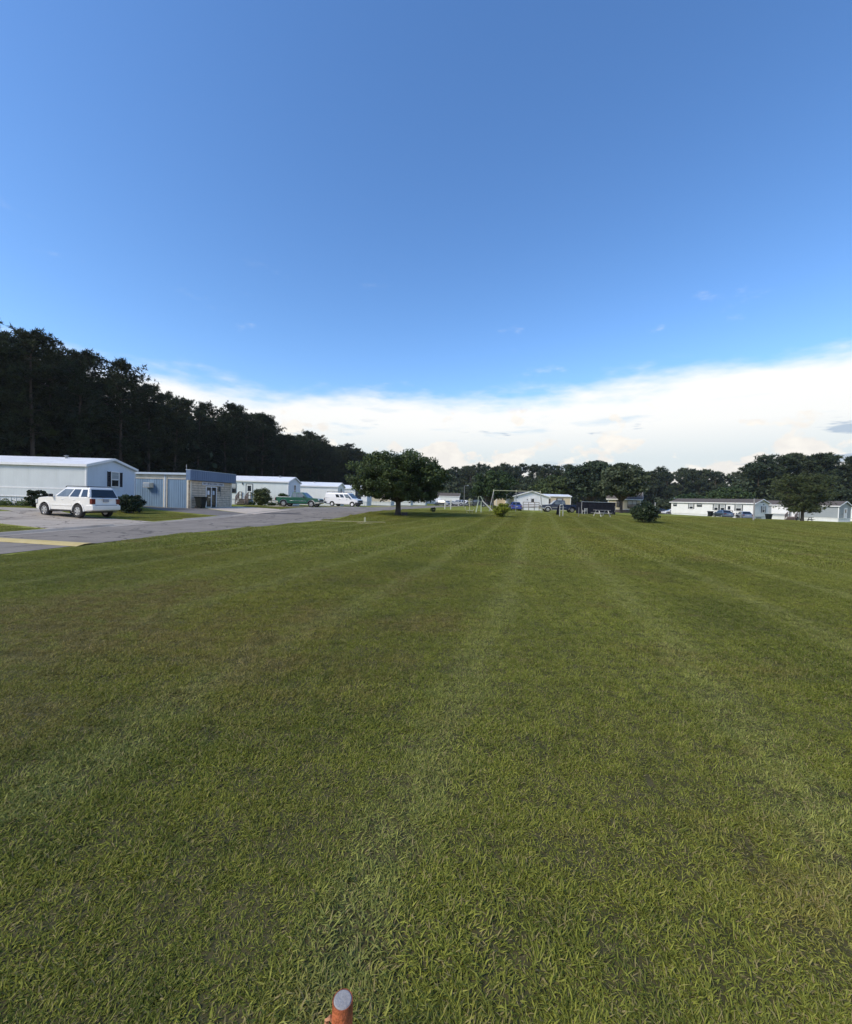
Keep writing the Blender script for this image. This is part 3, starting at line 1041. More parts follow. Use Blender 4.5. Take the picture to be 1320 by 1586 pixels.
def mass(name, label, line, n, hmin, hmax, depth, m, leaf, per, seed, cat='undergrowth'):
    """leafy growth along a line that reads as one mass"""
    g = np.random.default_rng(seed)
    tris, tint = [], []
    L = [math.hypot(b[0] - a[0], b[1] - a[1]) for a, b in zip(line, line[1:])]
    cum = np.cumsum([0] + L)
    for k in range(n):
        d = g.uniform(0, cum[-1])
        j = min(len(L) - 1, int(np.searchsorted(cum, d) - 1))
        t = (d - cum[j]) / L[j]
        x = line[j][0] + (line[j + 1][0] - line[j][0]) * t
        y = line[j][1] + (line[j + 1][1] - line[j][1]) * t
        ux, uy = (line[j + 1][0] - line[j][0]) / L[j], (line[j + 1][1] - line[j][1]) / L[j]
        b = g.uniform(0, depth)
        x, y = x - uy * b, y + ux * b
        h = g.uniform(hmin, hmax)
        r = h * g.uniform(0.45, 0.7)
        dv = rand_dirs(g, per)
        pos = np.array([x, y, gz(x, y) + h * 0.5]) + dv * np.array([r, r, h * 0.55]) * g.random((per, 1)) ** 0.4
        pos[:, 2] = np.maximum(pos[:, 2], gz(x, y) + 0.02)
        nr = unit(dv * 0.6 + rand_dirs(g, per) + np.array([0, 0, 0.4]))
        a = unit(np.cross(nr, rand_dirs(g, per)))
        bb = np.cross(nr, a)
        s = leaf * g.uniform(0.6, 1.3, (per, 1))
        tris.append(np.stack([pos - a * s, pos - bb * s * 0.6, pos + a * s], 1))
        tris.append(np.stack([pos - a * s, pos + a * s, pos + bb * s * 0.6], 1))
        tt = np.clip(g.uniform(0.1, 0.8) + g.normal(0, 0.2, per), 0, 1)
        tint += [tt, tt]
    return tag(link(name, tri_mesh(name, np.concatenate(tris), np.concatenate(tint), m)), label, cat, kind='stuff')


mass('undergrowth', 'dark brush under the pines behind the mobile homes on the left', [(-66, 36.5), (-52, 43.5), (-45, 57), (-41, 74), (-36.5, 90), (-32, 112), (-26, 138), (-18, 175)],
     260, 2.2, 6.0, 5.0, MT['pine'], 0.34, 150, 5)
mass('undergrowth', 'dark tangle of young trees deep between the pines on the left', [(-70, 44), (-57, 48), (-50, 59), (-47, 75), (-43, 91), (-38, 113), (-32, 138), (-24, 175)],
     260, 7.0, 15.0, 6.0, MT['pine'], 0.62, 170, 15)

# ---- far wood line from the middle to the right
FP = 'tall pine in the far wood line behind the homes, middle and right'
FG = 'trees of the far wood line'
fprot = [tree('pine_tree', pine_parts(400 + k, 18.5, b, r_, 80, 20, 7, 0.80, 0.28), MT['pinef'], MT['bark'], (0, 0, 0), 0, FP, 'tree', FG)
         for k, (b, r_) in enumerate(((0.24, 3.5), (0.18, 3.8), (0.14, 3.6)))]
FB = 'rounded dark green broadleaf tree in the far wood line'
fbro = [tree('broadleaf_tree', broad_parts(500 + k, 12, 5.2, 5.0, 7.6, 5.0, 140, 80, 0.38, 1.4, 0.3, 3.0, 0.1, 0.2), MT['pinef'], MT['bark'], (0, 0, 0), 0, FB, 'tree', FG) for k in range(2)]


def spot(c):
    return ('above the far end of the road' if c < 735 else 'above the swing set' if c < 800 else 'above the white gable house' if c < 850 else 'above the dark navy pickup' if c < 900
            else 'above the black enclosure' if c < 957 else 'above the dark lawn shrub' if c < 1040 else 'above the long white mobile home' if c < 1170 else 'behind the high right stand')


fu, bu = set(), set()
far_line = [(-8, 205), (14, 196), (40, 188), (66, 182), (92, 184), (112, 188), (132, 184), (146, 172)]
for row, (back, sp, hs) in enumerate(((0, 4.2, 0.92), (6, 4.8, 1.0))):
    for a, b in zip(far_line, far_line[1:]):
        n = max(1, int(math.hypot(b[0] - a[0], b[1] - a[1]) / sp))
        for j in range(n):
            t = (j + random.uniform(0.1, 0.9)) / n
            x, y = a[0] + (b[0] - a[0]) * t, a[1] + (b[1] - a[1]) * t + back + random.uniform(-2, 2)
            if row == 0 and random.random() < 0.38:
                k = random.randrange(2)
                s = random.uniform(0.75, 1.15)
                place(fbro[k], k not in bu, (x, y, gz(x, y)), random.uniform(0, 6), (s, s, s * random.uniform(0.9, 1.15)), f'rounded broadleaf tree in the far wood line, {spot(660 + 660 * x / y)}', FG)
                bu.add(k)
            else:
                k = random.randrange(3)
                s = hs * random.uniform(0.92, 1.06)
                col_ = 660 + 660 * x / y
                rw = 'tall pine at the front of' if row == 0 else 'tall pine set back in'
                place(fprot[k], k not in fu, (x, y, gz(x, y)), random.uniform(0, 6), (s, s, s), f'{rw} the far wood, {spot(col_)}', FG)
                fu.add(k)
# the nearer stand of tall trees at the right edge
for j, (x, y, s) in enumerate(((93, 120, .80), (98, 117, .93), (103, 119, .98), (107.5, 116, .97), (112, 121, 1.0), (116.5, 117, .95), (121, 119, .99), (125, 115, .97), (130, 119, 1.0),
                               (96, 125, .86), (101, 127, 1.0), (109, 126, 1.03), (118, 127, 1.02), (127, 126, 1.03), (135, 122, 1.0))):
    place(fprot[j % 3], False, (x, y, gz(x, y)), j * 1.3, (s * 1.1, s * 1.1, s * 0.97),
          'tall pine of the nearer high stand at the right edge', 'high stand of pines at the right edge')
for j, (x, y, s) in enumerate(((99, 112, .62), (108, 110, .7), (118, 111, .66), (127, 109, .7))):
    place(fbro[j % 2], False, (x, y, gz(x, y)), j * 2.1, (s, s, s * 0.95),
          'low broadleaf tree under the high pine stand at the right edge', 'low trees under the right stand')
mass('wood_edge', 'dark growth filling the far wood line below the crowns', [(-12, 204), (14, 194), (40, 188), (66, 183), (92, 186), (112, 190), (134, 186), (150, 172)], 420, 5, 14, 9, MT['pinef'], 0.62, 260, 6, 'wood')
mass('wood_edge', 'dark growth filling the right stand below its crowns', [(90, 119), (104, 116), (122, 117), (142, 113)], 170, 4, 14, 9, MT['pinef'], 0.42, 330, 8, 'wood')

# ---- single trees
tree('oak_tree', broad_parts(21, 5.9, 4.2, 3.9, 3.30, 2.45, 400, 190, 0.10, 0.56, 0.25, 1.3, -0.10, 0.3), MT['oak'], MT['oakbark'], (-2.55, 38.6, gz(-2.5, 38.6)), 0.4,
     'broad round dark green oak standing alone beside the road', 'tree')
tree('pine_tree', pine_parts(31, 7.2, 0.24, 3.7, 170, 30, 8, 0.32, 0.11), MT['pineg'], MT['bark'], (X(1243, 72), 72, gz(63, 72)), 1.2,
     'lone spreading pine in front of the grey mobile home on the right', 'tree')
tree('broadleaf_tree', broad_parts(32, 8, 4.1, 3.8, 4.1, 3.4, 130, 80, 0.26, 0.95, 0.22, 1.6, 0.1), MT['broad'], MT['bark'], (X(763, 84), 84, gz(12, 84)), 0,
     'light green leafy tree behind the left leg of the swing set', 'tree')
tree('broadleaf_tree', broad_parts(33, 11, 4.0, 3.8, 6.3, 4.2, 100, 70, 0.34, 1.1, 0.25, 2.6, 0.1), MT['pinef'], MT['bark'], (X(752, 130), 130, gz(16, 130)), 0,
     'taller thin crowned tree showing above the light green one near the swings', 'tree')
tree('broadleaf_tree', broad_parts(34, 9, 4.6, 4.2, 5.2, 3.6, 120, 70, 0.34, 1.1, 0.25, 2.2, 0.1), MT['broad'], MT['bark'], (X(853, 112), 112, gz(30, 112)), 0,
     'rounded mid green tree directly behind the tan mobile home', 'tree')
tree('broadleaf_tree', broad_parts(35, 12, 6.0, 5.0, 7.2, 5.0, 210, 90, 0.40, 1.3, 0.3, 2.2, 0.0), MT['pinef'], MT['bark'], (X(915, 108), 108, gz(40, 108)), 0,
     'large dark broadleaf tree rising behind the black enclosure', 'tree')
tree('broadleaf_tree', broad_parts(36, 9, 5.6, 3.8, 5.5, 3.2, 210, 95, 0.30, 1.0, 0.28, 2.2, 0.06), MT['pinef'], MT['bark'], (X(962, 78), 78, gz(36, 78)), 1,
     'large dark broadleaf tree overhanging the beige house with the double window', 'tree')
tree('broadleaf_tree', broad_parts(37, 8, 6.2, 4.6, 4.3, 3.3, 170, 75, 0.32, 1.1, 0.25, 1.6, 0.05), MT['broad'], MT['bark'], (X(1128, 112), 112, gz(79, 112)), 1,
     'wide light green tree behind the roof of the long white mobile home', 'tree')
tree('broadleaf_tree', broad_parts(38, 7, 4.0, 3.6, 3.2, 2.4, 100, 70, 0.32, 1.0, 0.25, 1.2, 0.05), MT['broad'], MT['bark'], (X(1070, 116), 116, gz(72, 116)), 2,
     'low green tree behind the left end of the long white mobile home', 'tree')
for px, d, lab in ((1025, 128, 'left of two low round dark trees beyond the white parked car'), (1042, 130, 'right of two low round dark trees beyond the white parked car')):
    tree('broadleaf_tree', broad_parts(int(px), 5, 2.1, 2.0, 2.6, 1.9, 50, 60, 0.30, 0.8, 0.15, 0.9, 0.05), MT['pinef'], MT['bark'], (X(px, d), d, gz(X(px, d), d)), 0, lab, 'tree')


# ---- shrubs
def bush(name, label, px, d, w, h, m, leaf, clumps, leaves, seed, ry=None, cat='shrub', x=None, group=None):
    x = X(px, d) if x is None else x
    g = MB()
    for k in range(7):
        a = k * 0.9
        g.tube([(0.06 * math.cos(a), 0.06 * math.sin(a), -0.05), (w * 0.16 * math.cos(a), w * 0.16 * math.sin(a), h * 0.35), (w * 0.3 * math.cos(a), w * 0.3 * math.sin(a), h * 0.75)], [0.025, 0.018, 0.006], 5)
    parts = broad_parts(seed, h, w * 0.42, (ry or w * 0.42), h * 0.50, h * 0.44, clumps, leaves, leaf, min(w, h) * 0.17, 0, low=-0.3)
    tris = parts[1].copy()
    tris[:, :, 2] = np.maximum(tris[:, :, 2], 0.01)
    return tree(name, (g, tris, parts[2]), m, MT['bark'], (x, d, gz(x, d)), seed, label, cat, group, stem='stems', crown='foliage')


bush('evergreen_shrub', 'dark green rounded shrub out on the lawn right of the picnic table', 998, 37.6, 2.35, 1.9, MT['holly'], 0.08, 130, 100, 51)
bush('yellow_green_shrub', 'bright yellow green shrub in front of the swing set', 777, 40.0, 1.75, 1.4, MT['lime'], 0.08, 70, 80, 52)
bush('evergreen_shrub', 'dark shrub between the white SUV and the blue garage doors', 203, 31.5, 2.0, 1.55, MT['holly'], 0.085, 80, 80, 53)
bush('evergreen_shrub', 'low dark shrub behind the hood of the white SUV', 58, 30.2, 2.0, 1.25, MT['holly'], 0.08, 60, 70, 54)
bush('olive_shrub', 'tall olive green shrub beside the steps of the mint mobile home', 405, 56.5, 2.6, 2.35, MT['olive'], 0.10, 90, 80, 55)
bush('olive_shrub', 'small rounded olive shrub behind the bed of the green pickup', 438, 57.3, 1.7, 1.85, MT['olive'], 0.09, 60, 70, 56)
bush('leafy_plant', 'small dark leafy tuft on the lawn right of the oak', 671, 47.5, 0.75, 0.55, MT['holly'], 0.06, 24, 50, 57, cat='plant')
mass('weeds', 'long grass and weeds along the skirting of the near left mobile home', [(-44, 31.6), (-25.8, 31.6)], 120, 0.25, 0.6, 0.45, MT['weed'], 0.05, 60, 9, 'weeds')
mass('weeds', 'weeds along the foot of the mint mobile home behind the pickup', [(-24.5, 58.2), (-19.3, 58.2)], 50, 0.25, 0.6, 0.5, MT['weed'], 0.06, 50, 10, 'weeds')


# ================================================================== BUILDINGS
def wall_xf(side):
    """maps (along, out, up) of a wall to the home's own axes"""
    if side == 's':
        return lambda a, b, c: (a, -b, c)
    return lambda a, b, c: (b, a, c)


def window(root, side, a, c, w, h, frame, pane, shutters=None, rails=1, mull=0, sw=0.28, arch=False):
    """double-hung window: frame with meeting rail as the part, pane as sub-part; shutters are parts of the home"""
    xf = wall_xf(side)
    f = MB(xf)
    t = 0.07
    f.box(a - w / 2 - t, a - w / 2, -0.01, 0.06, c - t, c + h + t)
    f.box(a + w / 2, a + w / 2 + t, -0.01, 0.06, c - t, c + h + t)
    f.box(a - w / 2, a + w / 2, -0.01, 0.058, c + h, c + h + t)
    f.box(a - w / 2 - t * 0.3, a + w / 2 + t * 0.3, -0.01, 0.085, c - t, c)
    for k in range(rails):
        zz = c + h * (k + 1) / (rails + 1)
        f.box(a - w / 2, a + w / 2, -0.01, 0.045, zz - 0.03, zz + 0.03)
    for k in range(mull):
        xx = a - w / 2 + w * (k + 1) / (mull + 1)
        f.box(xx - 0.04, xx + 0.04, -0.01, 0.050, c, c + h)
    o = f.build('window', frame, root)
    pm = MB(xf).box(a - w / 2, a + w / 2, -0.01, 0.018, c, c + h)
    pm.build('pane', pane, o)
    if rails and pane is MT['glassb']:
        MB(xf).box(a - w / 2 + 0.02, a + w / 2 - 0.02, 0.0, 0.022, c, c + h * 0.42).build('pane', MT['glass'], o)
    if shutters:
        for s in (-1, 1):
            x0 = a + s * (w / 2 + t + 0.02)
            x1 = x0 + s * sw
            m = MB(xf)
            lo, hi = min(x0, x1), max(x0, x1)
            m.box(lo, lo + 0.05, 0.0, 0.045, c - 0.04, c + h + 0.04)
            m.box(hi - 0.05, hi, 0.0, 0.045, c - 0.04, c + h + 0.04)
            n = 11
            for k in range(n):
                z0 = c - 0.03 + (h + 0.05) * k / n
                m.box(lo + 0.05, hi - 0.05, 0.0, 0.022 + 0.012 * (k % 2), z0, z0 + (h + 0.05) / n * 0.9)
            m.build('shutter', shutters, root)
    if arch:
        m = MB(xf)
        pts = [(a + (w * 0.30) * math.cos(q), c + h + 0.22 + w * 0.28 * math.sin(q)) for q in np.linspace(0, math.pi, 9)]
        m.add([(x, 0.03, zz) for x, zz in pts] + [(x, -0.01, zz) for x, zz in pts],
              [list(range(9)), list(range(17, 8, -1))] + [(i, i + 9, (i + 1) % 9 + 9, (i + 1) % 9) for i in range(9)])
        m.build('arched_vent', MT['shutg'], root)
    return o


def door(root, side, a, c, w, h, m, glass=True, frame=None):
    xf = wall_xf(side)
    fr = MB(xf)
    fr.box(a - w / 2 - 0.08, a - w / 2, -0.01, 0.06, c, c + h + 0.08)
    fr.box(a + w / 2, a + w / 2 + 0.08, -0.01, 0.06, c, c + h + 0.08)
    fr.box(a - w / 2, a + w / 2, -0.01, 0.058, c + h, c + h + 0.08)
    fr.build('door_frame', frame or MT['trim'], root)
    d = MB(xf).box(a - w / 2 + 0.005, a + w / 2 - 0.005, -0.01, 0.035, c, c + h).build('door', m, root)
    if glass:
        MB(xf).box(a - w * 0.30, a + w * 0.30, 0.0, 0.042, c + h * 0.52, c + h * 0.90).build('pane', MT['glass'], d)
    MB(xf).box(a + w * 0.36, a + w * 0.42, 0.0, 0.09, c + h * 0.44, c + h * 0.47).build('handle', MT['chrome'], d)
    return d


def mobile_home(loc, rz, L, W, skirt, eave, peak, wall, gwall, roof, label, skirtm=None, panel=1.9, oh=0.16, ribs=True, vents=(0.35,), corner=None, sink=0.5):
    """single-wide home: long side at y = 0 facing -y from x = -L to 0, gable end at x = 0 facing +x"""
    root = empty('mobile_home', loc, rz, label, 'mobile home')
    skirtm = skirtm or MT['skirt']
    tr = MT['trim']
    # shell with both gables
    sh = MB()
    sh.add([(-L, 0, skirt), (0, 0, skirt), (0, W, skirt), (-L, W, skirt), (-L, 0, eave), (0, 0, eave), (0, W, eave), (-L, W, eave), (-L, W / 2, peak), (0, W / 2, peak)],
           [(0, 1, 5, 4), (1, 2, 6, 9, 5), (2, 3, 7, 6), (3, 0, 4, 8, 7), (4, 5, 9, 8), (6, 7, 8, 9), (0, 3, 2, 1)])
    sh.build('wall', gwall, root)
    # cladding panels on the long side, each its own sheet
    n = max(1, round((L - 0.1) / panel))
    pw = (L - 0.12) / n
    me = None
    for k in range(n):
        if me is None:
            o = MB().box(0.006, pw - 0.006, -0.014, 0.0, skirt + 0.02, eave - 0.02).build('panel', wall, root, loc=(-L + 0.06, 0, 0))
            me = o.data
        else:
            link('panel', me, root, (-L + 0.06 + k * pw, 0, 0))
    # skirting: ribbed sheet down to the ground
    sk = MB()
    sk.box(-L + 0.05, -0.05, 0.05, W - 0.05, -sink, skirt)
    if ribs:
        for k in range(int(L / 0.4)):
            sk.box(-L + 0.1 + k * 0.4, -L + 0.13 + k * 0.4, 0.025, 0.06, -sink, skirt - 0.02)
        for k in range(int(W / 0.4)):
            sk.box(-0.06, -0.025, 0.1 + k * 0.4, 0.13 + k * 0.4, -sink, skirt - 0.02)
    sk.build('skirting', skirtm, root)
    tm = MB()
    tm.box(-L, 0.03, -0.03, 0.06, skirt - 0.06, skirt + 0.02)
    tm.box(-0.05, 0.031, 0.06, W + 0.02, skirt - 0.06, skirt + 0.02)
    tm.build('belt_trim', tr, root)
    for cx, cy in ((0, 0), (-L, 0), (0, W)):
        sx = -1 if cx == 0 else 1
        sy = 1 if cy == 0 else -1
        c = MB()
        c.box(min(cx + 0.025 * -sx, cx + sx * 0.10), max(cx + 0.025 * -sx, cx + sx * 0.10), min(cy - 0.025 * sy, cy + 0.10 * sy), max(cy - 0.025 * sy, cy + 0.10 * sy), skirt + 0.02, eave - 0.03)
        c.build('corner_trim', corner or tr, root)
    # roof: two slopes with thickness and overhang
    rf = MB()
    s = (peak - eave) / (W / 2)
    th = 0.09
    xa, xb = -L - oh, oh
    ze = eave - s * oh
    for sgn in (0, 1):
        def yy(v):
            return v if sgn == 0 else W - v
        p = [(xa, yy(-oh), ze + 0.012), (xb, yy(-oh), ze + 0.012), (xb, yy(W / 2), peak + 0.012), (xa, yy(W / 2), peak + 0.012)]
        rf.hexa([p[0], p[1], p[2], p[3]] + [(a, b, c + th) for a, b, c in p])
    ro = rf.build('roof', roof, root)
    fa = MB()
    fa.box(xa, xb, -oh - 0.03, -oh, ze - 0.07, ze + th + 0.02)
    fa.box(xa, xb, W + oh, W + oh + 0.03, ze - 0.07, ze + th + 0.02)
    for sgn in (0, 1):
        y0, y1 = (-oh, W / 2) if sgn == 0 else (W + oh, W / 2)
        fa.hexa([(xb, y0, ze - 0.07), (xb + 0.03, y0, ze - 0.07), (xb + 0.03, y1, peak - 0.07), (xb, y1, peak - 0.07),
                 (xb, y0, ze + th + 0.03), (xb + 0.03, y0, ze + th + 0.03), (xb + 0.03, y1, peak + th + 0.03), (xb, y1, peak + th + 0.03)])
    fa.build('fascia', tr, root)
    for v in vents:
        MB().lathe([(0.09, -0.1), (0.09, 0.16), (0.16, 0.17), (0.16, 0.22), (0.02, 0.26)], (-L * v, W * 0.42, peak - s * W * 0.08 + th), 10).build('roof_vent', MT['galv'], root)
    return root


def steps(root, a, top, w, n, m, rail=True, out0=0.02, run=0.30, railm=None):
    """wooden steps up to a door on the long side, with railings"""
    st = []
    for k in range(n):
        zz = top * (n - k) / n
        MB().box(a - w / 2, a + w / 2, -(out0 + 0.9 + run * (k + 1)) if k else -(out0 + 0.9), -(out0 + (0.9 + run * k if k else 0)), zz - 0.07, zz).build('step', m, root)
        MB().box(a - w / 2 + 0.04, a + w / 2 - 0.04, -(out0 + 0.9 + run * k) + 0.03, -(out0 + 0.9 + run * k) + 0.06 + 0.0, -0.3, zz - 0.075).build('riser', m, root)
    if rail:
        railm = railm or m
        for s in (-1, 1):
            x = a + s * (w / 2 + 0.04)
            r = MB()
            y1 = -(out0 + 0.85)
            y2 = -(out0 + 0.9 + run * (n - 1))
            zl = top / n
            for (yy, zz) in ((-(out0 + 0.06), top), (y1, top), (y2, zl)):
                r.box(x - 0.04, x + 0.04, yy - 0.04, yy + 0.04, -0.3 if yy != -(out0 + .06) else top - .1, zz + 0.9)
            for up in (0.88, 0.45):
                r.hexa([(x - 0.03, y1, top + up), (x + 0.03, y1, top + up), (x + 0.03, y2, zl + up), (x - 0.03, y2, zl + up),
                        (x - 0.03, y1, top + up + 0.08), (x + 0.03, y1, top + up + 0.08), (x + 0.03, y2, zl + up + 0.08), (x - 0.03, y2, zl + up + 0.08)])
                r.box(x - 0.03, x + 0.03, y1, -(out0 + 0.06), top + up, top + up + 0.08)
            for k in range(9):
                t = (k + 0.5) / 9
                yy, zz = y1 + (y2 - y1) * t, top + (zl - top) * t
                r.box(x - 0.015, x + 0.015, yy - 0.015, yy + 0.015, zz + 0.10, zz + 0.90)
            r.build('railing', railm, root)


def G(x, y, dz=0.0):
    return (x, y, gz(x, y) + dz)


# ---- near left home, white roof, gable window with navy shutters
A = mobile_home((-25.55, 32.0, 0.36), R(0.0), 17.0, 5.35, 0.78, 3.20, 3.86, MT['homeA'], MT['homeA_shade'], MT['roofw'],
                'pale grey mobile home with white metal roof beside the white SUV', panel=2.1, vents=(0.20,))
window(A, 'g', 2.93, 1.72, 0.80, 1.13, MT['trim'], MT['glassb'], MT['shutter'], sw=0.34)
MB().box(-17.0, -0.06, -0.028, -0.012, 1.36, 1.46).build('side_band', MT['trim'], A)
MB().box(0.0, 0.016, 0.1, 5.3, 1.36, 1.45).build('end_band', MT['homeA_shade'], A)

# ---- mint home behind the office
B = mobile_home((-19.15, 59.0, 0.40), R(-2.0), 16.5, 5.0, 0.80, 3.28, 3.98, MT['mint'], MT['homeA_shade'], MT['roofw'],
                'pale mint mobile home with front steps behind the green pickup', vents=(0.12,))
window(B, 'g', 2.6, 1.35, 0.78, 1.55, MT['trim'], MT['glass'])
window(B, 's', -7.75, 1.62, 0.80, 1.25, MT['shutg'], MT['glassb'])
door(B, 's', -5.45, 0.82, 0.85, 2.0, MT['mint'], True, MT['shutg'])
MB(wall_xf('s')).box(-6.45, -6.33, 0.0, 0.12, 2.75, 3.0).build('porch_lamp', MT['black'], B)
steps(B, -5.85, 0.80, 1.2, 4, MT['wood'], railm=MT['woodr'])

# ---- the homes further along the road
C = mobile_home(G(-14.6, 70.0), R(-2), 15.0, 4.9, 0.8, 3.15, 3.80, MT['white'], MT['white'], MT['roofw'],
                'white mobile home behind the white cargo van', vents=(0.3,))
window(C, 'g', 2.5, 1.6, 0.6, 1.2, MT['shutg'], MT['glassb'])
MB(wall_xf('s')).box(-15.0, -4.8, 0.0, 0.03, 0.98, 1.12).build('side_band', MT['navy'], C)
D = mobile_home(G(-11.3, 81.0), R(-3), 15.0, 4.9, 0.8, 3.15, 3.80, MT['white'], MT['homeA_shade'], MT['roofw'],
                'white mobile home showing between the van and the oak', vents=(0.5,))
window(D, 's', -1.7, 1.1, 0.95, 1.7, MT['black'], MT['glass'])
window(D, 'g', 2.4, 1.5, 0.7, 1.2, MT['trim'], MT['glassb'])
for k, (x, y, gm, lab) in enumerate(((-7.6, 91.5, 'tan', 'beige mobile home seen left of the oak trunk'), (-3.7, 103.0, 'mint', 'pale mint mobile home seen right of the oak trunk'),
                                     (-0.2, 115.0, 'white', 'white mobile home just left of the far white van'))):
    H = mobile_home(G(x, y), R(-5), 14.0, 4.8, 0.8, 3.15, 3.75, MT[gm], MT[gm], MT['roofw'], lab)
    window(H, 'g', 2.4, 1.5, 0.8, 1.2, MT['shutg'], MT['glassb'])
    window(H, 's', -3.0, 1.5, 0.9, 1.2, MT['shutg'], MT['glassb'])
H = mobile_home(G(X(711, 136), 136), R(-6), 7.0, 4.2, 0.7, 2.9, 3.9, MT['white'], MT['white'], MT['roofd'], 'small white house with dark roof at the far end of the road')
window(H, 'g', 2.1, 1.4, 0.8, 1.1, MT['shutg'], MT['glassb'])

# ---- the blue garage and block office: south wall along -x, east wall along +y
OF = empty('garage_office', (-22.2, 40.0, gz(-22.2, 40.0)), R(-9), 'blue fronted garage with two bays and a cream block office', 'building')
E_L, E_W = 6.6, 6.5
MB().box(-E_L, -0.18, 0.16, E_W - 0.1, -0.3, 3.18).build('wall', MT['creamp'], OF)
MB().box(-E_L - 0.1, 0.0, -0.12, E_W, 3.181, 3.27).build('roof', MT['roofw'], OF)
MB().box(-E_L - 0.1, -0.06, -0.24, -0.125, 3.14, 3.32).build('gutter', MT['gutter'], OF)
for x0, x1 in ((-2.80, -2.40), (-0.34, -0.02)):
    MB().box(x0, x1, 0.0, 0.16, -0.3, 3.18).build('bay_post', MT['creamp'], OF)
MB().box(-2.66, -2.54, -0.06, 0.0, -0.1, 3.15).build('downpipe', MT['gutter'], OF)
for x0, x1 in ((-E_L, -2.80), (-2.40, -0.34)):
    MB().box(x0, x1, 0.04, 0.16, 2.72, 3.18).build('lintel', MT['creamp'], OF)
for n_, (x0, x1) in enumerate(((-E_L, -2.80), (-2.40, -0.34))):
    d = MB()
    n = 15 if n_ == 0 else 9
    w = (x1 - x0) / n
    for k in range(n):
        d.box(x0 + k * w, x0 + (k + 1) * w - 0.035, 0.075, 0.155, -0.2, 2.715)
        d.box(x0 + (k + 1) * w - 0.035, x0 + (k + 1) * w, 0.10, 0.155, -0.2, 2.715)
    d.build('bay_panel', MT['blue'], OF)
    if n_ == 0:
        MB().box(x0, x1 - 0.01, 0.062, 0.074, 2.16, 2.22).build('panel_rail', MT['blue'], OF)
ac = MB().box(-4.62, -3.92, -0.42, 0.12, 1.86, 2.32).build('air_conditioner', MT['creamp'], OF, 0.015)
g = MB()
for k in range(9):
    g.box(-4.58 + k * 0.075, -4.545 + k * 0.075, -0.44, -0.415, 1.90, 2.28)
g.build('grille', MT['gutter'], ac)
# block wall of the office, mortar behind, each course bonded
MB().box(-0.17, -0.012, 0.0, E_W - 0.05, -0.3, 2.66).build('mortar', MT['mortar'], OF)
bl = MB()
bw, bh, jt = 0.80, 0.235, 0.036
d0, d1 = 2.30, 3.78
for j in range(13):
    z0 = -0.18 + j * bh
    y0 = 0.0 - (bw / 2 if j % 2 else 0)
    while y0 < E_W - 0.05:
        a, b = max(0.0, y0), min(E_W - 0.05, y0 + bw)
        if z0 + bh <= 2.68:
            for s0, s1 in ((a, min(b, d0 - 0.1)), (max(a, d1 + 0.1), b)) if z0 < 2.16 else ((a, b),):
                if s1 - s0 > 0.05:
                    o = random.uniform(-0.004, 0.004)
                    bl.box(-0.02, 0.006 + o, s0 + jt / 2, s1 - jt / 2, z0 + jt / 2, z0 + bh - jt / 2)
        y0 += bw
bl.build('block_wall', MT['block'], OF)
for k, y0 in enumerate((0.02, E_W - 0.27)):
    MB().box(-0.03, 0.03, y0, y0 + 0.22, -0.3, 2.655).build('corner_pier', MT['creamp'], OF)
fz = MB()
n = 22
fz.box(0.02, 0.30, -0.34, E_W + 0.22, 2.66, 3.60)
fz.box(-0.16, 0.02, -0.34, -0.26, 2.66, 3.60)
for k in range(n + 1):
    y0 = -0.32 + (E_W + 0.5) * k / n
    fz.box(0.30, 0.318, y0, y0 + 0.05, 2.66, 3.595)
fz.build('fascia', MT['bluef'], OF)
MB().box(-0.2, 0.33, -0.36, E_W + 0.24, 3.60, 3.64).build('fascia_cap', MT['gutter'], OF)
MB().tube([(-0.15, -0.3, 3.3), (-0.15, -0.3, 4.1)], 0.03, 6).build('vent_pipe', MT['galv'], OF)
# glazed double door with pale frame
dr = MB()
for y0 in (d0 - 0.08, (d0 + d1) / 2 - 0.04, d1):
    dr.box(-0.02, 0.05, y0, y0 + 0.08, 0.0, 2.16)
dr.box(-0.02, 0.048, d0, d1, 2.08, 2.16)
dr.box(-0.02, 0.048, d0, (d0 + d1) / 2 - 0.04, 0.0, 0.12)
dr.build('door_frame', MT['trim'], OF)
for k, (a, b) in enumerate(((d0, (d0 + d1) / 2 - 0.04), ((d0 + d1) / 2 + 0.04, d1))):
    p = MB().box(-0.02, 0.012, a + 0.01, b - 0.01, 0.03, 2.08).build('door', MT['glass'], OF)
    MB().box(0.013, 0.02, a + 0.16, a + 0.46, 1.34, 1.74).build('notice', MT['paper'] if k == 0 else MT['gutter'], p)
    if k == 0:
        MB().box(0.013, 0.06, a + 0.22, b - 0.04, 1.02, 1.10).build('handle', MT['chrome'], p)
sg = MB().box(0.032, 0.06, 1.62, 5.0, 2.26, 2.60).build('sign_board', MT['signb'], OF)
ink = MB()
gs = random.Random(4)
yy = 1.80
for word in (3, 4, 5, 5):
    for k in range(word):
        hh = gs.uniform(0.16, 0.19)
        ink.box(0.061, 0.066, yy, yy + 0.035, 2.34, 2.34 + hh)
        if gs.random() < 0.75:
            ink.box(0.061, 0.066, yy + 0.035, yy + 0.11, 2.34 + hh - 0.035, 2.34 + hh)
        if gs.random() < 0.6:
            ink.box(0.061, 0.066, yy + 0.035, yy + 0.10, 2.34 + hh * 0.45, 2.34 + hh * 0.45 + 0.03)
        if gs.random() < 0.55:
            ink.box(0.061, 0.066, yy + 0.09, yy + 0.125, 2.34, 2.34 + hh * gs.choice((0.5, 0.8)))
        yy += 0.158
    yy += 0.13
ink.build('lettering', MT['ink'], sg)
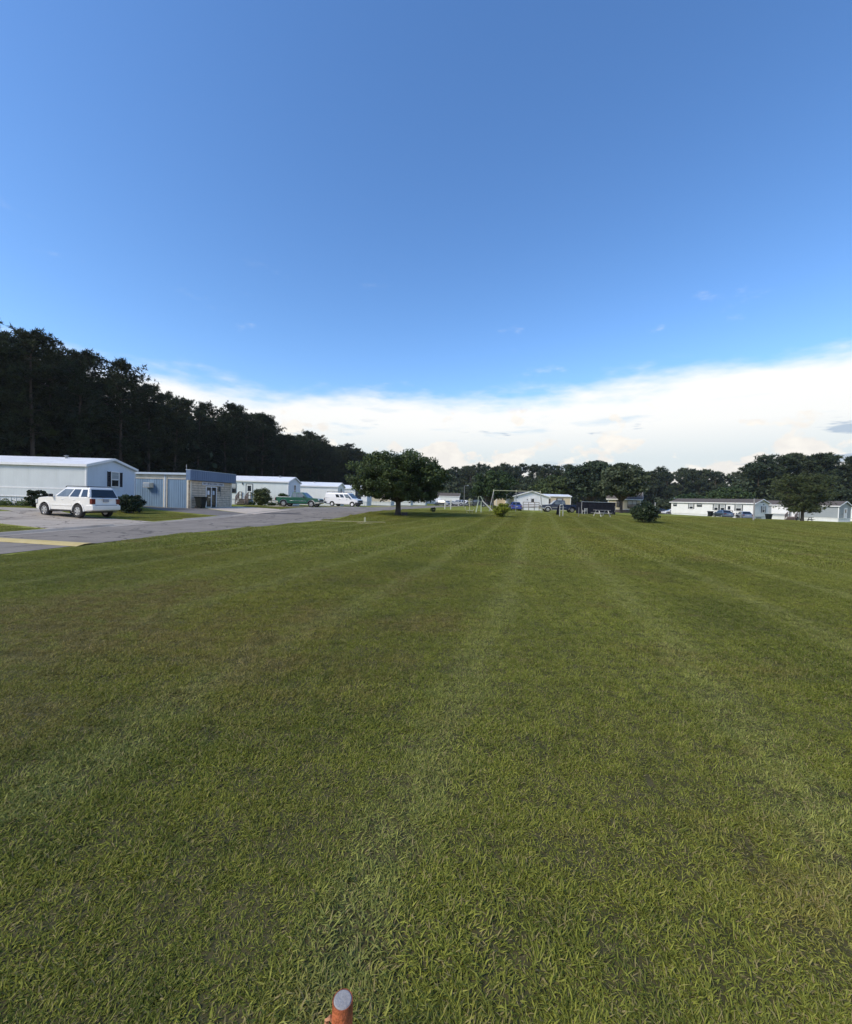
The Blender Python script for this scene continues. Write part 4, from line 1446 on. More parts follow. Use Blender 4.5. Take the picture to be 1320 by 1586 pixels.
MB().box(0.03, 0.16, 4.15, 4.32, 1.72, 2.2).build('wall_lamp', MT['shutg'], OF)
MB().tube([(0.04, 4.5, 1.2), (0.04, 4.5, 2.25)], 0.025, 6).build('conduit', MT['galv'], OF)

# ---- middle: white gable house, tan home behind it, beige house under the trees
W_ = mobile_home((16.9, 82.0, gz(17, 82)), R(-90), 13.0, 6.6, 0.55, 2.62, 3.62, MT['white'], MT['white'], MT['roofd'],
                 'white gable fronted house with a wooden deck behind the swing set', oh=0.3, vents=())
# that home's gable end faces the camera: parts on 'g' run along +x of the world
door(W_, 'g', 3.55, 0.62, 0.95, 1.75, MT['white'])
MB(wall_xf('g')).box(2.45, 2.55, 0.0, 0.10, 1.9, 2.1).build('porch_lamp', MT['black'], W_)
dk = MB()
for k in range(9):
    dk.box(0.05, 2.2, 1.2 + k * 0.34, 1.2 + k * 0.34 + 0.30, 0.50, 0.58)
dk.build('deck_boards', MT['wood'], W_)
for yy in (1.2, 2.25, 3.3, 4.2):
    MB().box(2.12, 2.22, yy, yy + 0.1, -0.4, 1.55).build('deck_post', MT['wood'], W_)
for zz in (0.72, 1.02, 1.44):
    MB().box(2.15, 2.19, 1.2, 4.3, zz, zz + 0.11).build('deck_rail', MT['wood'], W_)
MB().box(2.1, 2.16, 1.25, 4.25, -0.4, 0.49).build('deck_skirt', MT['white'], W_)
T_ = mobile_home(G(31.0, 91.5), R(0), 16.0, 4.6, 0.7, 2.95, 3.35, MT['cream'], MT['cream'], MT['roofw'], 'tan mobile home with white roof behind the white gable house', vents=())
window(T_, 's', -2.4, 1.45, 0.95, 1.1, MT['woodr'], MT['glassb'], MT['woodr'], sw=0.2)
window(T_, 's', -4.6, 1.35, 0.35, 1.0, MT['woodr'], MT['glass'])
window(T_, 's', -13.6, 1.45, 0.9, 1.0, MT['trim'], MT['glassb'])
BH = mobile_home(G(42.3, 84.0), R(-24), 6.0, 6.0, 0.62, 2.75, 4.3, MT['tan'], MT['tan'], MT['roofd'], 'beige house with a dark framed double window under the big trees',
                 MT['skirtd'], oh=0.35, ribs=False, vents=())
window(BH, 's', -1.55, 1.0, 1.55, 1.35, MT['black'], MT['glassb'], None, 1, 1)
window(BH, 's', -4.0, 1.1, 0.7, 1.3, MT['black'], MT['glass'])

# ---- right: long white home with a porch gable, and the grey home at the edge
WR = mobile_home((64.3, 83.4, -0.28), R(-65), 17.3, 4.7, 0.72, 3.20, 3.95, MT['white'], MT['white'], MT['roofd'],
                 'long white mobile home with a dark roof on the right', skirtm=MT['skirt'], vents=(), sink=0.3, oh=0.3)
for a, w, h, c, sh in ((-16.4, 0.75, 0.45, 2.3, None), (-12.6, 0.75, 1.05, 1.75, MT['shutg']), (-10.8, 1.0, 0.5, 2.3, None), (-7.3, 0.7, 1.2, 1.6, MT['shutg']), (-6.0, 0.7, 1.2, 1.6, MT['shutg']), (-2.9, 0.95, 1.15, 1.6, MT['shutg'])):
    window(WR, 's', a, c, w, h, MT['trim'] if sh else MT['shutg'], MT['glassb'], sh, sw=0.22)
door(WR, 's', -4.7, 0.75, 0.85, 1.95, MT['white'])
steps(WR, -4.7, 0.7, 1.3, 4, MT['wood'])
window(WR, 'g', 2.95, 1.42, 0.85, 1.2, MT['trim'], MT['glassb'], MT['shutg'], sw=0.3, arch=True)
MB(wall_xf('g')).box(1.85, 2.85, 0.0, 0.03, 3.35, 3.52).build('gable_vent', MT['black'], WR)
m = MB(wall_xf('g'))
for k in range(8):
    m.box(0.5 + k * 0.24, 0.64 + k * 0.24, -0.03, 0.02, 0.22, 0.42)
m.build('skirt_vents', MT['shutg'], WR)

GH = mobile_home((79.4, 82.0, -0.28), R(-65), 15.5, 4.8, 0.72, 3.08, 3.95, MT['grey'], MT['grey'], MT['roofd'],
                 'grey mobile home with white trim at the right edge', vents=(), oh=0.25)
MB(wall_xf('s')).box(-11.2, -8.05, 0.0, 0.035, 1.15, 2.95).build('bay_panel', MT['trim'], GH)
for a in (-10.35, -8.95):
    window(GH, 's', a, 1.35, 1.0, 1.4, MT['trim'], MT['glassb'])
door(GH, 's', -7.0, 0.75, 0.9, 2.0, MT['trim'])
steps(GH, -7.0, 0.7, 1.6, 4, MT['woodr'])
door(GH, 'g', 2.6, 0.72, 0.95, 1.95, MT['trim'])
MB(wall_xf('g')).box(1.2, 1.3, 0.0, 0.1, 1.45, 1.6).build('meter_box', MT['shutg'], GH)
EH = mobile_home((92.0, 86.0, -0.28), R(-65), 12.0, 4.8, 0.72, 2.95, 3.5, MT['white'], MT['white'], MT['roofd'], 'pale home just cut off by the right edge behind the grey one', vents=())


# ================================================================== VEHICLES
def wheel_mesh(Rw, wd, rim_r, spokes=6):
    t = MB()
    h = wd / 2
    t.lathe([(rim_r, -h * 0.7), (rim_r + 0.03, -h), (Rw - 0.05, -h), (Rw - 0.012, -h * 0.72), (Rw, -h * 0.3), (Rw, h * 0.3), (Rw - 0.012, h * 0.72), (Rw - 0.05, h), (rim_r + 0.03, h), (rim_r, h * 0.7)], (0, 0, 0), 28, 'Y')
    r = MB()
    r.lathe([(rim_r + 0.004, -h * 0.9), (rim_r + 0.004, h * 0.98), (rim_r - 0.02, h * 1.0), (rim_r - 0.025, h * 0.35)], (0, 0, 0), 24, 'Y')
    r.lathe([(0.07, h * 0.4), (0.07, h * 0.92), (0.05, h * 0.96)], (0, 0, 0), 12, 'Y')
    for k in range(spokes):
        a = 2 * math.pi * k / spokes
        ca, sa = math.cos(a), math.sin(a)
        w0, w1 = 0.055, 0.042
        p = []
        for rr, ww, yy in ((0.04, w0, h * 0.55), (rim_r - 0.01, w1, h * 0.45)):
            p.append([(rr * ca - ww * sa * s, y_, rr * sa + ww * ca * s) for s in (-1, 1) for y_ in (yy, yy + 0.06)])
        a_, b_ = p
        r.hexa([a_[0], a_[2], b_[2], b_[0], a_[1], a_[3], b_[3], b_[1]])
    return t, r


def vehicle(name, label, cat, x, y, heading, P, sp, group=None, hub=None, z=None):
    root = empty(name, (x, y, gz(x, y) + 0.022 if z is None else z), R(heading), label, cat, group)
    L, W, zb, ar = sp['L'], sp['W'], sp['zb'], sp['arch']
    Rw = sp['R']

    x0f, x0r = sp['xf'] + ar + 0.03, sp['xr'] - ar - 0.03

    def hw(xx, zz, s):
        v = W / 2 - 0.03
        if xx > x0f:
            v -= 0.17 * (xx - x0f) / (L / 2 - x0f)
        if xx < x0r:
            v -= 0.13 * (x0r - xx) / (L / 2 + x0r)
        return s * v
    poly = []
    xs0 = -sp['top'][-1][0]
    poly.append((sp['top'][-1][0] + 0.12, zb))
    for xc in (sp['xr'], sp['xf']):
        dx = math.sqrt(ar * ar - (zb - Rw) ** 2)
        a0 = math.atan2(zb - Rw, -dx)
        if a0 < 0:
            a0 += 2 * math.pi
        a1 = math.atan2(zb - Rw, dx)
        for k in range(13):
            a = a0 + (a1 - a0) * k / 12
            poly.append((xc + ar * math.cos(a), Rw + ar * math.sin(a)))
    poly.append((sp['top'][0][0] - 0.12, zb))
    poly += sp['top']
    # split the outline where the ends start to taper, so that every side face stays flat
    for xc in (x0f, x0r):
        out = []
        for (xa, za), (xb, zb_) in zip(poly, poly[1:] + poly[:1]):
            out.append((xa, za))
            if (xa - xc) * (xb - xc) < 0:
                out.append((xc, za + (zb_ - za) * (xc - xa) / (xb - xa)))
        poly = out
    n = len(poly)
    vs = [(x_, hw(x_, z_, -1), z_) for x_, z_ in poly] + [(x_, hw(x_, z_, 1), z_) for x_, z_ in poly]
    fs = [(i, i + n, (i + 1) % n + n, (i + 1) % n) for i in range(n)]
    for test in (lambda x_: x_ >= x0f - 1e-6, lambda x_: x0r - 1e-6 <= x_ <= x0f + 1e-6, lambda x_: x_ <= x0r + 1e-6):
        ids = [i for i in range(n) if test(poly[i][0])]
        fs += [ids, [i + n for i in reversed(ids)]]
    body = MB().add(vs, fs).build('body', P, root, 0.055, segs=3)
    # dark wheel wells and floor
    ww = MB()
    for xc in (sp['xr'], sp['xf']):
        n = 12
        vs, fs = [], []
        for s in (-1, 1):
            for k in range(n + 1):
                a = math.pi * k / n
                vs.append((xc + (ar - 0.012) * math.cos(a), s * (W / 2 - 0.05), Rw - 0.06 + (ar - 0.012 + 0.05) * math.sin(a)))
        for k in range(n):
            fs.append((k, k + 1, n + 2 + k, n + 1 + k))
        ww.add(vs, fs)
        ww.box(xc - ar * 0.8, xc + ar * 0.8, -W / 2 + 0.32, W / 2 - 0.32, Rw - 0.1, Rw + ar * 0.8)
    ww.box(-L / 2 + 0.35, L / 2 - 0.35, -W / 2 + 0.16, W / 2 - 0.16, zb - 0.07, zb + 0.12)
    ww.build('underbody', MT['dark'], root)
    # cabin
    for ci, cb in enumerate(sp['cabins']):
        b, t = cb['b'], cb['t']
        c = MB()
        c.hexa([(b[0], -b[3], b[2]), (b[1], -b[3], b[2]), (b[1], b[3], b[2]), (b[0], b[3], b[2]), (t[0], -t[3], t[2]), (t[1], -t[3], t[2]), (t[1], t[3], t[2]), (t[0], t[3], t[2])])
        c.build('cabin', P, root, cb.get('bevel', 0.07), segs=3)

        def sidept(s, u, sg, off):
            px = (b[0] + (b[1] - b[0]) * s) * (1 - u) + (t[0] + (t[1] - t[0]) * s) * u
            hy = b[3] * (1 - u) + t[3] * u
            zz = b[2] * (1 - u) + t[2] * u
            nn = Vector((0, t[2] - b[2], b[3] - t[3])).normalized()
            return (px, sg * (hy + nn.y * off), zz + nn.z * off)
        for (s0, s1, u0, u1, gm) in cb['side']:
            for sg in (-1, 1):
                m = MB()
                q = [sidept(s, u, sg, o) for o in (-0.02, 0.006) for s, u in ((s0, u0), (s1, u0), (s1, u1), (s0, u1))]
                m.hexa(q)
                m.build('side_window', MT[gm], root)

        def endpt(front, v, u, off):
            xb, xt = (b[1], t[1]) if front else (b[0], t[0])
            px = xb * (1 - u) + xt * u
            hy = b[3] * (1 - u) + t[3] * u
            zz = b[2] * (1 - u) + t[2] * u
            nn = Vector((t[2] - b[2], 0, xb - xt)).normalized() if front else Vector((-(t[2] - b[2]), 0, xt - xb)).normalized()
            return (px + nn.x * off, hy * v, zz + nn.z * off)
        for front, key in ((True, 'front'), (False, 'rear')):
            if key in cb:
                v, u0, u1, gm = cb[key]
                m = MB()
                m.hexa([endpt(front, vv, u, o) for o in (-0.02, 0.007) for vv, u in ((-v, u0), (v, u0), (v, u1), (-v, u1))])
                m.build('windscreen' if front else 'rear_window', MT[gm], root)
    # wheels
    tm, rm = wheel_mesh(Rw, sp.get('tw', 0.24), sp.get('rim', 0.235), sp.get('spokes', 6))
    tme = rme = None
    for xc in (sp['xf'], sp['xr']):
        for s in (1, -1):
            loc = (xc, s * (W / 2 - 0.135), Rw)
            if tme is None:
                w = tm.build('wheel', MT['rubber'], root, smooth=True, loc=loc)
                r = rm.build('rim', hub or MT['rim'], w)
                tme, rme = w.data, r.data
            else:
                w = link('wheel', tme, root, loc)
                r = link('rim', rme, w)
            if s < 0:
                w.rotation_euler = (0, 0, math.pi)
    # details common to all
    xf_, xr_ = L / 2, -L / 2
    bf = sp['bump']
    MB().prism([(xf_ - 0.42, bf[0]), (xf_ + 0.02, bf[0] + 0.03), (xf_ + 0.045, bf[0] + 0.12), (xf_ + 0.02, bf[1]), (xf_ - 0.42, bf[1])], 0, 0, lambda a, c, s: s * (W / 2 - 0.02 - max(0, a - xf_ + 0.30) * 0.42)).build('front_bumper', sp.get('bumpm') or P, root, 0.025)
    MB().prism([(xr_ + 0.40, bf[0] + 0.02), (xr_ - 0.03, bf[0] + 0.04), (xr_ - 0.05, bf[0] + 0.12), (xr_ - 0.03, bf[1] + 0.02), (xr_ + 0.40, bf[1] + 0.02)], 0, 0, lambda a, c, s: s * (W / 2 - 0.012 - max(0, xr_ + 0.26 - a) * 0.36)).build('rear_bumper', sp.get('rbumpm') or sp.get('bumpm') or P, root, 0.025)
    for s in (-1, 1):
        hl, tl = sp['hl'], sp['tl']
        MB().box(xf_ + hl[0], xf_ + hl[1], *sorted((s * hl[2], s * hl[3])), hl[4], hl[5]).build('headlight', MT['lamp'], root, 0.015)
        MB().box(xr_ + tl[0], xr_ + tl[1], *sorted((s * tl[2], s * tl[3])), tl[4], tl[5]).build('taillight', MT['red'], root, 0.012)
        mx, mz = sp['mirror']
        mm = MB()
        mm.box(mx - 0.06, mx + 0.06, *sorted((s * (W / 2 - 0.02), s * (W / 2 + 0.19))), mz, mz + 0.17)
        mm.build('wing_mirror', MT['dark'], root, 0.03)
        for hx in sp['handles']:
            MB().box(hx - 0.09, hx + 0.09, *sorted((s * (W / 2 - 0.06), s * (W / 2 - 0.005))), sp['hz'], sp['hz'] + 0.035).build('door_handle', sp.get('handm') or P, root, 0.008)
        sm_ = MB()
        for dx in sp['seams']:
            sm_.box(dx - 0.009, dx + 0.009, *sorted((s * (W / 2 - 0.07), s * (W / 2 - 0.031))), zb + 0.10, sp['belt'] - 0.06)
        sm_.build('door_seam', MT['dark'], root)
        if 'strip' in sp:
            a, c, zz, hh, mk = sp['strip']
            MB().box(a, c, *sorted((s * (W / 2 - 0.05), s * (W / 2 - 0.008))), zz, zz + hh).build('side_moulding', MT[mk] if mk else P, root, 0.012)
        if 'flare' in sp:
            fl = MB()
            for xc in (sp['xr'], sp['xf']):
                n = 14
                vs, fs = [], []
                for k in range(n + 1):
                    a = math.pi * k / n
                    for rr, yo in ((ar + 0.002, 0.0), (ar + 0.002, 0.028), (ar + 0.075, 0.022), (ar + 0.085, -0.03)):
                        vs.append((xc + rr * math.cos(a), s * (W / 2 - 0.030 + yo), Rw + rr * math.sin(a)))
                for k in range(n):
                    for q in range(3):
                        fs.append((k * 4 + q, k * 4 + q + 1, (k + 1) * 4 + q + 1, (k + 1) * 4 + q))
                fl.add(vs, fs)
            fl.build('wheel_flare', MT[sp['flare']] if sp['flare'] else P, root, smooth=True)
    gr = sp['grille']
    g = MB().box(xf_ + gr[0], xf_ + gr[1], -gr[2], gr[2], gr[3], gr[4]).build('grille', MT['dark'], root, 0.01)
    if sp.get('gribs'):
        m = MB()
        for k in range(sp['gribs']):
            yy = -gr[2] + 2 * gr[2] * (k + 0.5) / sp['gribs']
            m.box(xf_ + gr[1], xf_ + gr[1] + 0.01, yy - 0.02, yy + 0.02, gr[3] + 0.02, gr[4] - 0.02)
        m.build('grille_bar', MT['chrome'], g)
    pl = sp['plate']
    MB().box(xr_ + pl[0] - 0.012, xr_ + pl[0] + 0.02, -0.155, 0.155, pl[1], pl[1] + 0.155).build('number_plate', MT['plate'], root)
    return root


SUV = dict(L=4.74, W=1.87, zb=0.40, arch=0.46, R=0.39, xf=1.46, xr=-1.32, belt=1.16, tw=0.26, rim=0.225,
           top=[(2.28, 0.46), (2.36, 0.66), (2.35, 0.90), (2.24, 1.03), (1.80, 1.11), (1.05, 1.165), (-2.14, 1.19), (-2.26, 1.14), (-2.31, 0.74), (-2.33, 0.66), (-2.31, 0.46)],
           cabins=[dict(b=(-2.22, 0.86, 1.14, 0.89), t=(-1.96, 0.0, 1.73, 0.69), bevel=0.095,
                        side=[(0.055, 0.225, 0.10, 0.78, 'carglass'), (0.29, 0.53, 0.09, 0.80, 'carglass'), (0.575, 0.90, 0.09, 0.80, 'carglassl')],
                        front=(0.90, 0.10, 0.90, 'carglassl'), rear=(0.86, 0.04, 0.80, 'carglass'))],
           bump=(0.42, 0.72), hl=(-0.16, -0.02, 0.52, 0.84, 0.76, 0.97), tl=(0.03, 0.22, 0.62, 0.825, 0.80, 1.10), mirror=(0.74, 1.15), handles=(-0.05, -1.02), hz=1.0, handm=MT['trim'],
           seams=(0.86, -0.10), strip=(-0.82, 0.92, 0.66, 0.08, None), flare=None, grille=(-0.10, -0.02, 0.42, 0.72, 0.97), gribs=7, plate=(0.035, 0.92))
PICK = dict(L=5.80, W=1.99, zb=0.44, arch=0.47, R=0.395, xf=1.92, xr=-1.75, belt=1.19, tw=0.26, rim=0.25,
            top=[(2.80, 0.52), (2.88, 0.74), (2.85, 1.00), (2.72, 1.10), (1.40, 1.19), (-0.74, 1.20), (-2.82, 1.21), (-2.87, 0.80), (-2.85, 0.55)],
            cabins=[dict(b=(-0.80, 1.45, 1.16, 0.89), t=(-0.66, 0.66, 1.85, 0.735), bevel=0.08,
                         side=[(0.06, 0.34, 0.12, 0.84, 'carglassl'), (0.39, 0.90, 0.10, 0.86, 'carglassl')], front=(0.90, 0.10, 0.88, 'carglassl'), rear=(0.88, 0.15, 0.85, 'carglass'))],
            bump=(0.46, 0.70), bumpm=MT['chrome'], hl=(-0.10, 0.02, 0.55, 0.90, 0.86, 1.02), tl=(0.0, 0.08, 0.84, 0.96, 0.80, 1.12), mirror=(0.98, 1.20), handles=(0.10, -0.58), hz=1.02,
            seams=(0.98, -0.16, -0.80), strip=(-0.95, 1.30, 0.72, 0.07, 'chrome'), flare='chrome', grille=(-0.06, 0.02, 0.54, 0.74, 1.02), gribs=3, plate=(0.0, 0.62))
VAN = dict(L=5.70, W=2.0, zb=0.40, arch=0.43, R=0.36, xf=1.98, xr=-1.45, belt=1.24, tw=0.23, rim=0.215,
           top=[(2.72, 0.46), (2.82, 0.72), (2.78, 1.00), (2.58, 1.12), (1.85, 1.24), (-2.72, 1.26), (-2.80, 0.70), (-2.78, 0.46)],
           cabins=[dict(b=(-2.76, 2.02, 1.21, 0.975), t=(-2.68, 1.10, 2.06, 0.845), bevel=0.12,
                        side=[(0.435, 0.565, 0.18, 0.72, 'carglass'), (0.60, 0.735, 0.18, 0.72, 'carglass'), (0.785, 0.965, 0.12, 0.74, 'carglassl')],
                        front=(0.88, 0.12, 0.86, 'carglassl'), rear=(0.80, 0.30, 0.75, 'carglass'))],
           bump=(0.42, 0.68), bumpm=MT['dark'], hl=(-0.10, 0.01, 0.66, 0.90, 0.80, 1.00), tl=(0.0, 0.06, 0.84, 0.95, 0.90, 1.25), mirror=(1.62, 1.22), handles=(1.05, -0.1), hz=1.02, handm=MT['dark'],
           seams=(1.62, 0.92, -0.30), grille=(-0.05, 0.02, 0.62, 0.72, 1.02), plate=(0.0, 0.62))
SED = dict(L=4.78, W=1.82, zb=0.24, arch=0.385, R=0.325, xf=1.45, xr=-1.32, belt=0.93, tw=0.21, rim=0.205, spokes=7,
           top=[(2.28, 0.32), (2.37, 0.50), (2.32, 0.66), (2.10, 0.75), (1.20, 0.93), (-1.60, 0.97), (-2.20, 0.94), (-2.33, 0.86), (-2.37, 0.58), (-2.33, 0.34)],
           cabins=[dict(b=(-1.85, 1.38, 0.90, 0.82), t=(-1.02, 0.36, 1.43, 0.60), bevel=0.075,
                        side=[(0.14, 0.44, 0.14, 0.84, 'carglass'), (0.48, 0.86, 0.14, 0.84, 'carglass')], front=(0.88, 0.10, 0.88, 'carglass'), rear=(0.88, 0.12, 0.88, 'carglass'))],
           bump=(0.26, 0.54), hl=(-0.22, -0.04, 0.52, 0.82, 0.58, 0.72), tl=(0.015, 0.20, 0.52, 0.85, 0.70, 0.86), mirror=(0.85, 0.92), handles=(0.0, -0.95), hz=0.78,
           seams=(0.92, -0.08, -1.05), grille=(-0.08, -0.01, 0.36, 0.50, 0.64), plate=(0.02, 0.62))

suv = vehicle('suv', 'white SUV with roof rails parked on the concrete drive', 'SUV', -21.25, 26.0, 163, PAINT['white'], SUV)
suv.scale = (1.0, 1.0, 1.04)
for s in (-1, 1):
    m = MB().tube([(-1.75, s * 0.60, 1.72), (-1.68, s * 0.60, 1.785), (0.02, s * 0.60, 1.79), (0.12, s * 0.60, 1.72)], 0.020, 6)
    m.build('roof_rail', MT['dark'], suv, smooth=True)
for xx in (-1.35, -0.35):
    MB().box(xx - 0.03, xx + 0.03, -0.59, 0.59, 1.77, 1.80).build('roof_bar', MT['dark'], suv)
MB().box(-2.335, -2.27, -0.40, 0.40, 1.085, 1.115).build('tailgate_trim', MT['trim'], suv, 0.01)
MB().box(-2.395, -2.32, -0.62, 0.62, 0.725, 0.755).build('bumper_step', MT['dark'], suv)
MB().box(-0.95, 0.98, -0.93, -0.86, 0.37, 0.45).build('sill', MT['dark'], suv)
MB().box(-0.95, 0.98, 0.86, 0.93, 0.37, 0.45).build('sill', MT['dark'], suv)
MB().tube([(-2.24, 0.05, 1.21), (-2.17, 0.40, 1.27)], 0.012, 5).build('wiper', MT['dark'], suv)
MB().tube([(-2.15, -0.55, 0.36), (-2.42, -0.58, 0.34)], 0.035, 8).build('tailpipe', MT['chrome'], suv, smooth=True)

tk = vehicle('pickup_truck', 'dark green extended cab pickup parked in front of the mint home', 'pickup truck', -16.2, 54.6, -8, PAINT['green'], PICK)
MB().box(-2.74, -0.86, -0.82, 0.82, 1.205, 1.245).build('bed_cover', MT['trim'], tk, 0.02)
MB().box(-0.845, -0.825, -0.97, 0.97, 0.60, 1.17).build('bed_gap', MT['dark'], tk)
vn = vehicle('cargo_van', 'white cargo van with a ladder rack parked by the road', 'van', -12.6, 65.0, -19, PAINT['vanw'], VAN, hub=MT['trim'])
rk = MB()
for s in (-1, 1):
    rk.tube([(-2.5, s * 0.72, 2.20), (1.0, s * 0.72, 2.20)], 0.022, 6)
for xx in (-2.4, -1.25, -0.1, 0.9):
    rk.tube([(xx, -0.78, 2.04), (xx, -0.74, 2.22), (xx, 0.74, 2.22), (xx, 0.78, 2.04)], 0.022, 6)
rk.build('ladder_rack', MT['woodr'], vn)

vehicle('hatchback_car', 'bright blue car parked nose in at the white gable house', 'car', X(798, 70.5), 70.5, 84, PAINT['blue'], SED)
dk_ = vehicle('pickup_truck', 'dark navy pickup parked behind the white bar frame', 'pickup truck', X(866, 66.5), 66.5, 176, PAINT['navy'], PICK)
MB().box(-2.74, -0.86, -0.86, 0.86, 1.195, 1.225).build('bed_liner', MT['dark'], dk_)
vehicle('sedan_car', 'slate blue sedan, left of two parked at the long white home', 'car', 56.0, 80.3, 80, PAINT['slate'], SED)
vehicle('sedan_car', 'grey blue sedan, right of two parked at the long white home', 'car', 59.6, 79.8, 68, PAINT['steel'], SED)
vehicle('sedan_car', 'white car half hidden by the left end of the long white home', 'car', X(1040, 117), 117, 178, PAINT['vanw'], SED)
vehicle('sedan_car', 'dark car far off behind the dark lawn shrub and grey post', 'car', X(1022, 119), 119, 178, PAINT['char'], SED)
# vehicles at the far end of the road
vehicle('cargo_van', 'small white van parked far down the road right of the oak', 'van', X(668, 122), 122, 176, PAINT['vanw'], VAN, hub=MT['trim'])
vehicle('sedan_car', 'silver car parked just right of the far white van', 'car', X(684, 122), 121, 150, PAINT['silver'], SED)
vehicle('sedan_car', 'charcoal car parked far off between the two white posts', 'car', X(695, 126), 126, 160, PAINT['char'], SED)
vehicle('suv', 'silver SUV parked far off below the small dark roofed house', 'SUV', X(707, 124), 124, 170, PAINT['silver'], SUV)
vehicle('suv', 'white SUV parked far off left of the street lamp', 'SUV', X(714, 130), 130, 165, PAINT['vanw'], SUV)
vehicle('sedan_car', 'white car parked far off right of the street lamp', 'car', X(727, 128), 128, 10, PAINT['vanw'], SED)
vehicle('pickup_truck', 'charcoal pickup parked far off behind the slide', 'pickup truck', X(738, 112), 112, 178, PAINT['char'], PICK)


# ================================================================== SMALLER THINGS
def wheelie_bin(label, x, y, rz, m, s=1.0):
    o = empty('wheeled_bin', G(x, y, 0.02), rz, label, 'bin')
    o.scale = (s, s, s)
    b = MB()
    b.hexa([(-0.24, -0.27, 0.06), (0.24, -0.27, 0.06), (0.24, 0.27, 0.06), (-0.24, 0.27, 0.06), (-0.33, -0.37, 0.95), (0.33, -0.37, 0.95), (0.33, 0.37, 0.95), (-0.33, 0.37, 0.95)])
    b.build('body', m, o, 0.03)
    MB().box(-0.37, 0.37, -0.41, 0.42, 0.952, 1.02).build('lid', m, o, 0.025)
    MB().tube([(-0.28, 0.46, 0.93), (0.28, 0.46, 0.93)], 0.02, 6).build('handle', m, o)
    for s_ in (-1, 1):
        MB(lambda a, b_, c, s_=s_: (b_ + s_ * 0.27, a + 0.24, c + 0.10)).lathe([(0.05, -0.03), (0.12, -0.03), (0.12, 0.03), (0.05, 0.03)], (0, 0, 0), 14, 'Y').build('wheel', MT['rubber'], o)
    return o


wheelie_bin('black wheeled bin against the block wall of the office', -21.35, 40.35, R(75), MT['bin'], 1.08)
wheelie_bin('black wheeled bin in front of the grey home on the right', X(1191, 69), 69, R(8), MT['bin'])
wheelie_bin('black wheeled bin left of the slate blue sedan', X(1100.5, 79), 79, R(20), MT['bin'])

# rust-orange pipe at the photographer's feet
pp = empty('pipe_post', (-0.187, 1.107, 0.0), 0, 'rust orange steel pipe post with a grey filled top in the foreground', 'post')
TOP = 0.258
pr = MB()
pr.lathe([(0.0275, -0.2), (0.0275, TOP - 0.004), (0.0262, TOP), (0.0245, TOP), (0.0245, TOP - 0.012)], (0, 0, 0), 40)
pr.build('pipe', MT['rust'], pp, smooth=True)
cpm = MB()
cpm.lathe([(0.0245, TOP - 0.02), (0.0245, TOP - 0.0015), (0.0215, TOP + 0.0012), (0.0130, TOP + 0.0022), (0.0060, TOP + 0.0010), (0.0010, TOP + 0.0018)], (0, 0, 0), 40)
cpm.build('filled_top', MT['cap'], pp, smooth=True)
lg = MB()
lg.tube([(-0.0235, 0.004, TOP - 0.066), (-0.034, 0.004, TOP - 0.055), (-0.042, 0.003, TOP - 0.064), (-0.045, 0.002, TOP - 0.09), (-0.038, 0.002, TOP - 0.115), (-0.0235, 0.003, TOP - 0.12)], 0.0065, 10)
lg.build('lug', MT['lug'], pp, smooth=True)

# short pale marker post in the sandy strip
mp_ = empty('marker_post', G(X(566, 29.3), 29.2, 0.0), 0, 'short pale yellow marker post standing in the sandy strip', 'post')
MB().box(-0.055, 0.055, -0.055, 0.055, -0.1, 0.34).build('shaft', MT['playpale'], mp_, 0.008)
MB().box(-0.065, 0.065, -0.065, 0.065, 0.34, 0.36).build('cap', MT['playpale'], mp_, 0.006)
# low black box at the foot of the oak
gb = empty('ground_box', G(X(627, 38.2), 38.0), 0.1, 'low black box on the grass at the foot of the oak', 'box')
MB().box(-0.26, 0.26, -0.18, 0.18, 0.0, 0.27).build('body', MT['black'], gb, 0.015)
MB().box(-0.28, 0.28, -0.20, 0.20, 0.271, 0.30).build('lid', MT['dark'], gb, 0.01)

# two white posts by the road
for px, lab in ((689, 'left of the two white posts by the road beyond the oak'), (698, 'right of the two white posts by the road beyond the oak')):
    w = empty('white_post', G(X(px, 68), 68), 0, lab, 'post', 'white posts by the road')
    MB().box(-0.075, 0.075, -0.075, 0.075, -0.1, 1.45).build('shaft', MT['whitep'], w, 0.01)
    MB().box(-0.20, 0.20, -0.08, 0.08, 1.28, 1.36).build('cross_arm', MT['whitep'], w, 0.01)
    MB().box(-0.10, 0.10, -0.10, 0.10, 1.45, 1.50).build('cap', MT['whitep'], w, 0.01)


def lamp_post(label, x, y, h, arm):
    o = empty('street_lamp', G(x, y), 0, label, 'street lamp')
    MB().tube([(0, 0, -0.2), (0, 0, h)], [0.09, 0.06], 8).build('pole', MT['galv'], o, smooth=True)
    MB().tube([(0, 0, h - 0.15), (arm * 0.5, 0, h + 0.05), (arm, 0, h + 0.08)], 0.035, 6).build('arm', MT['galv'], o, smooth=True)
    MB().box(*sorted((arm, arm * 1.5)), -0.1, 0.1, h + 0.02, h + 0.14).build('lamp_head', MT['gutter'], o, 0.03)
    return o


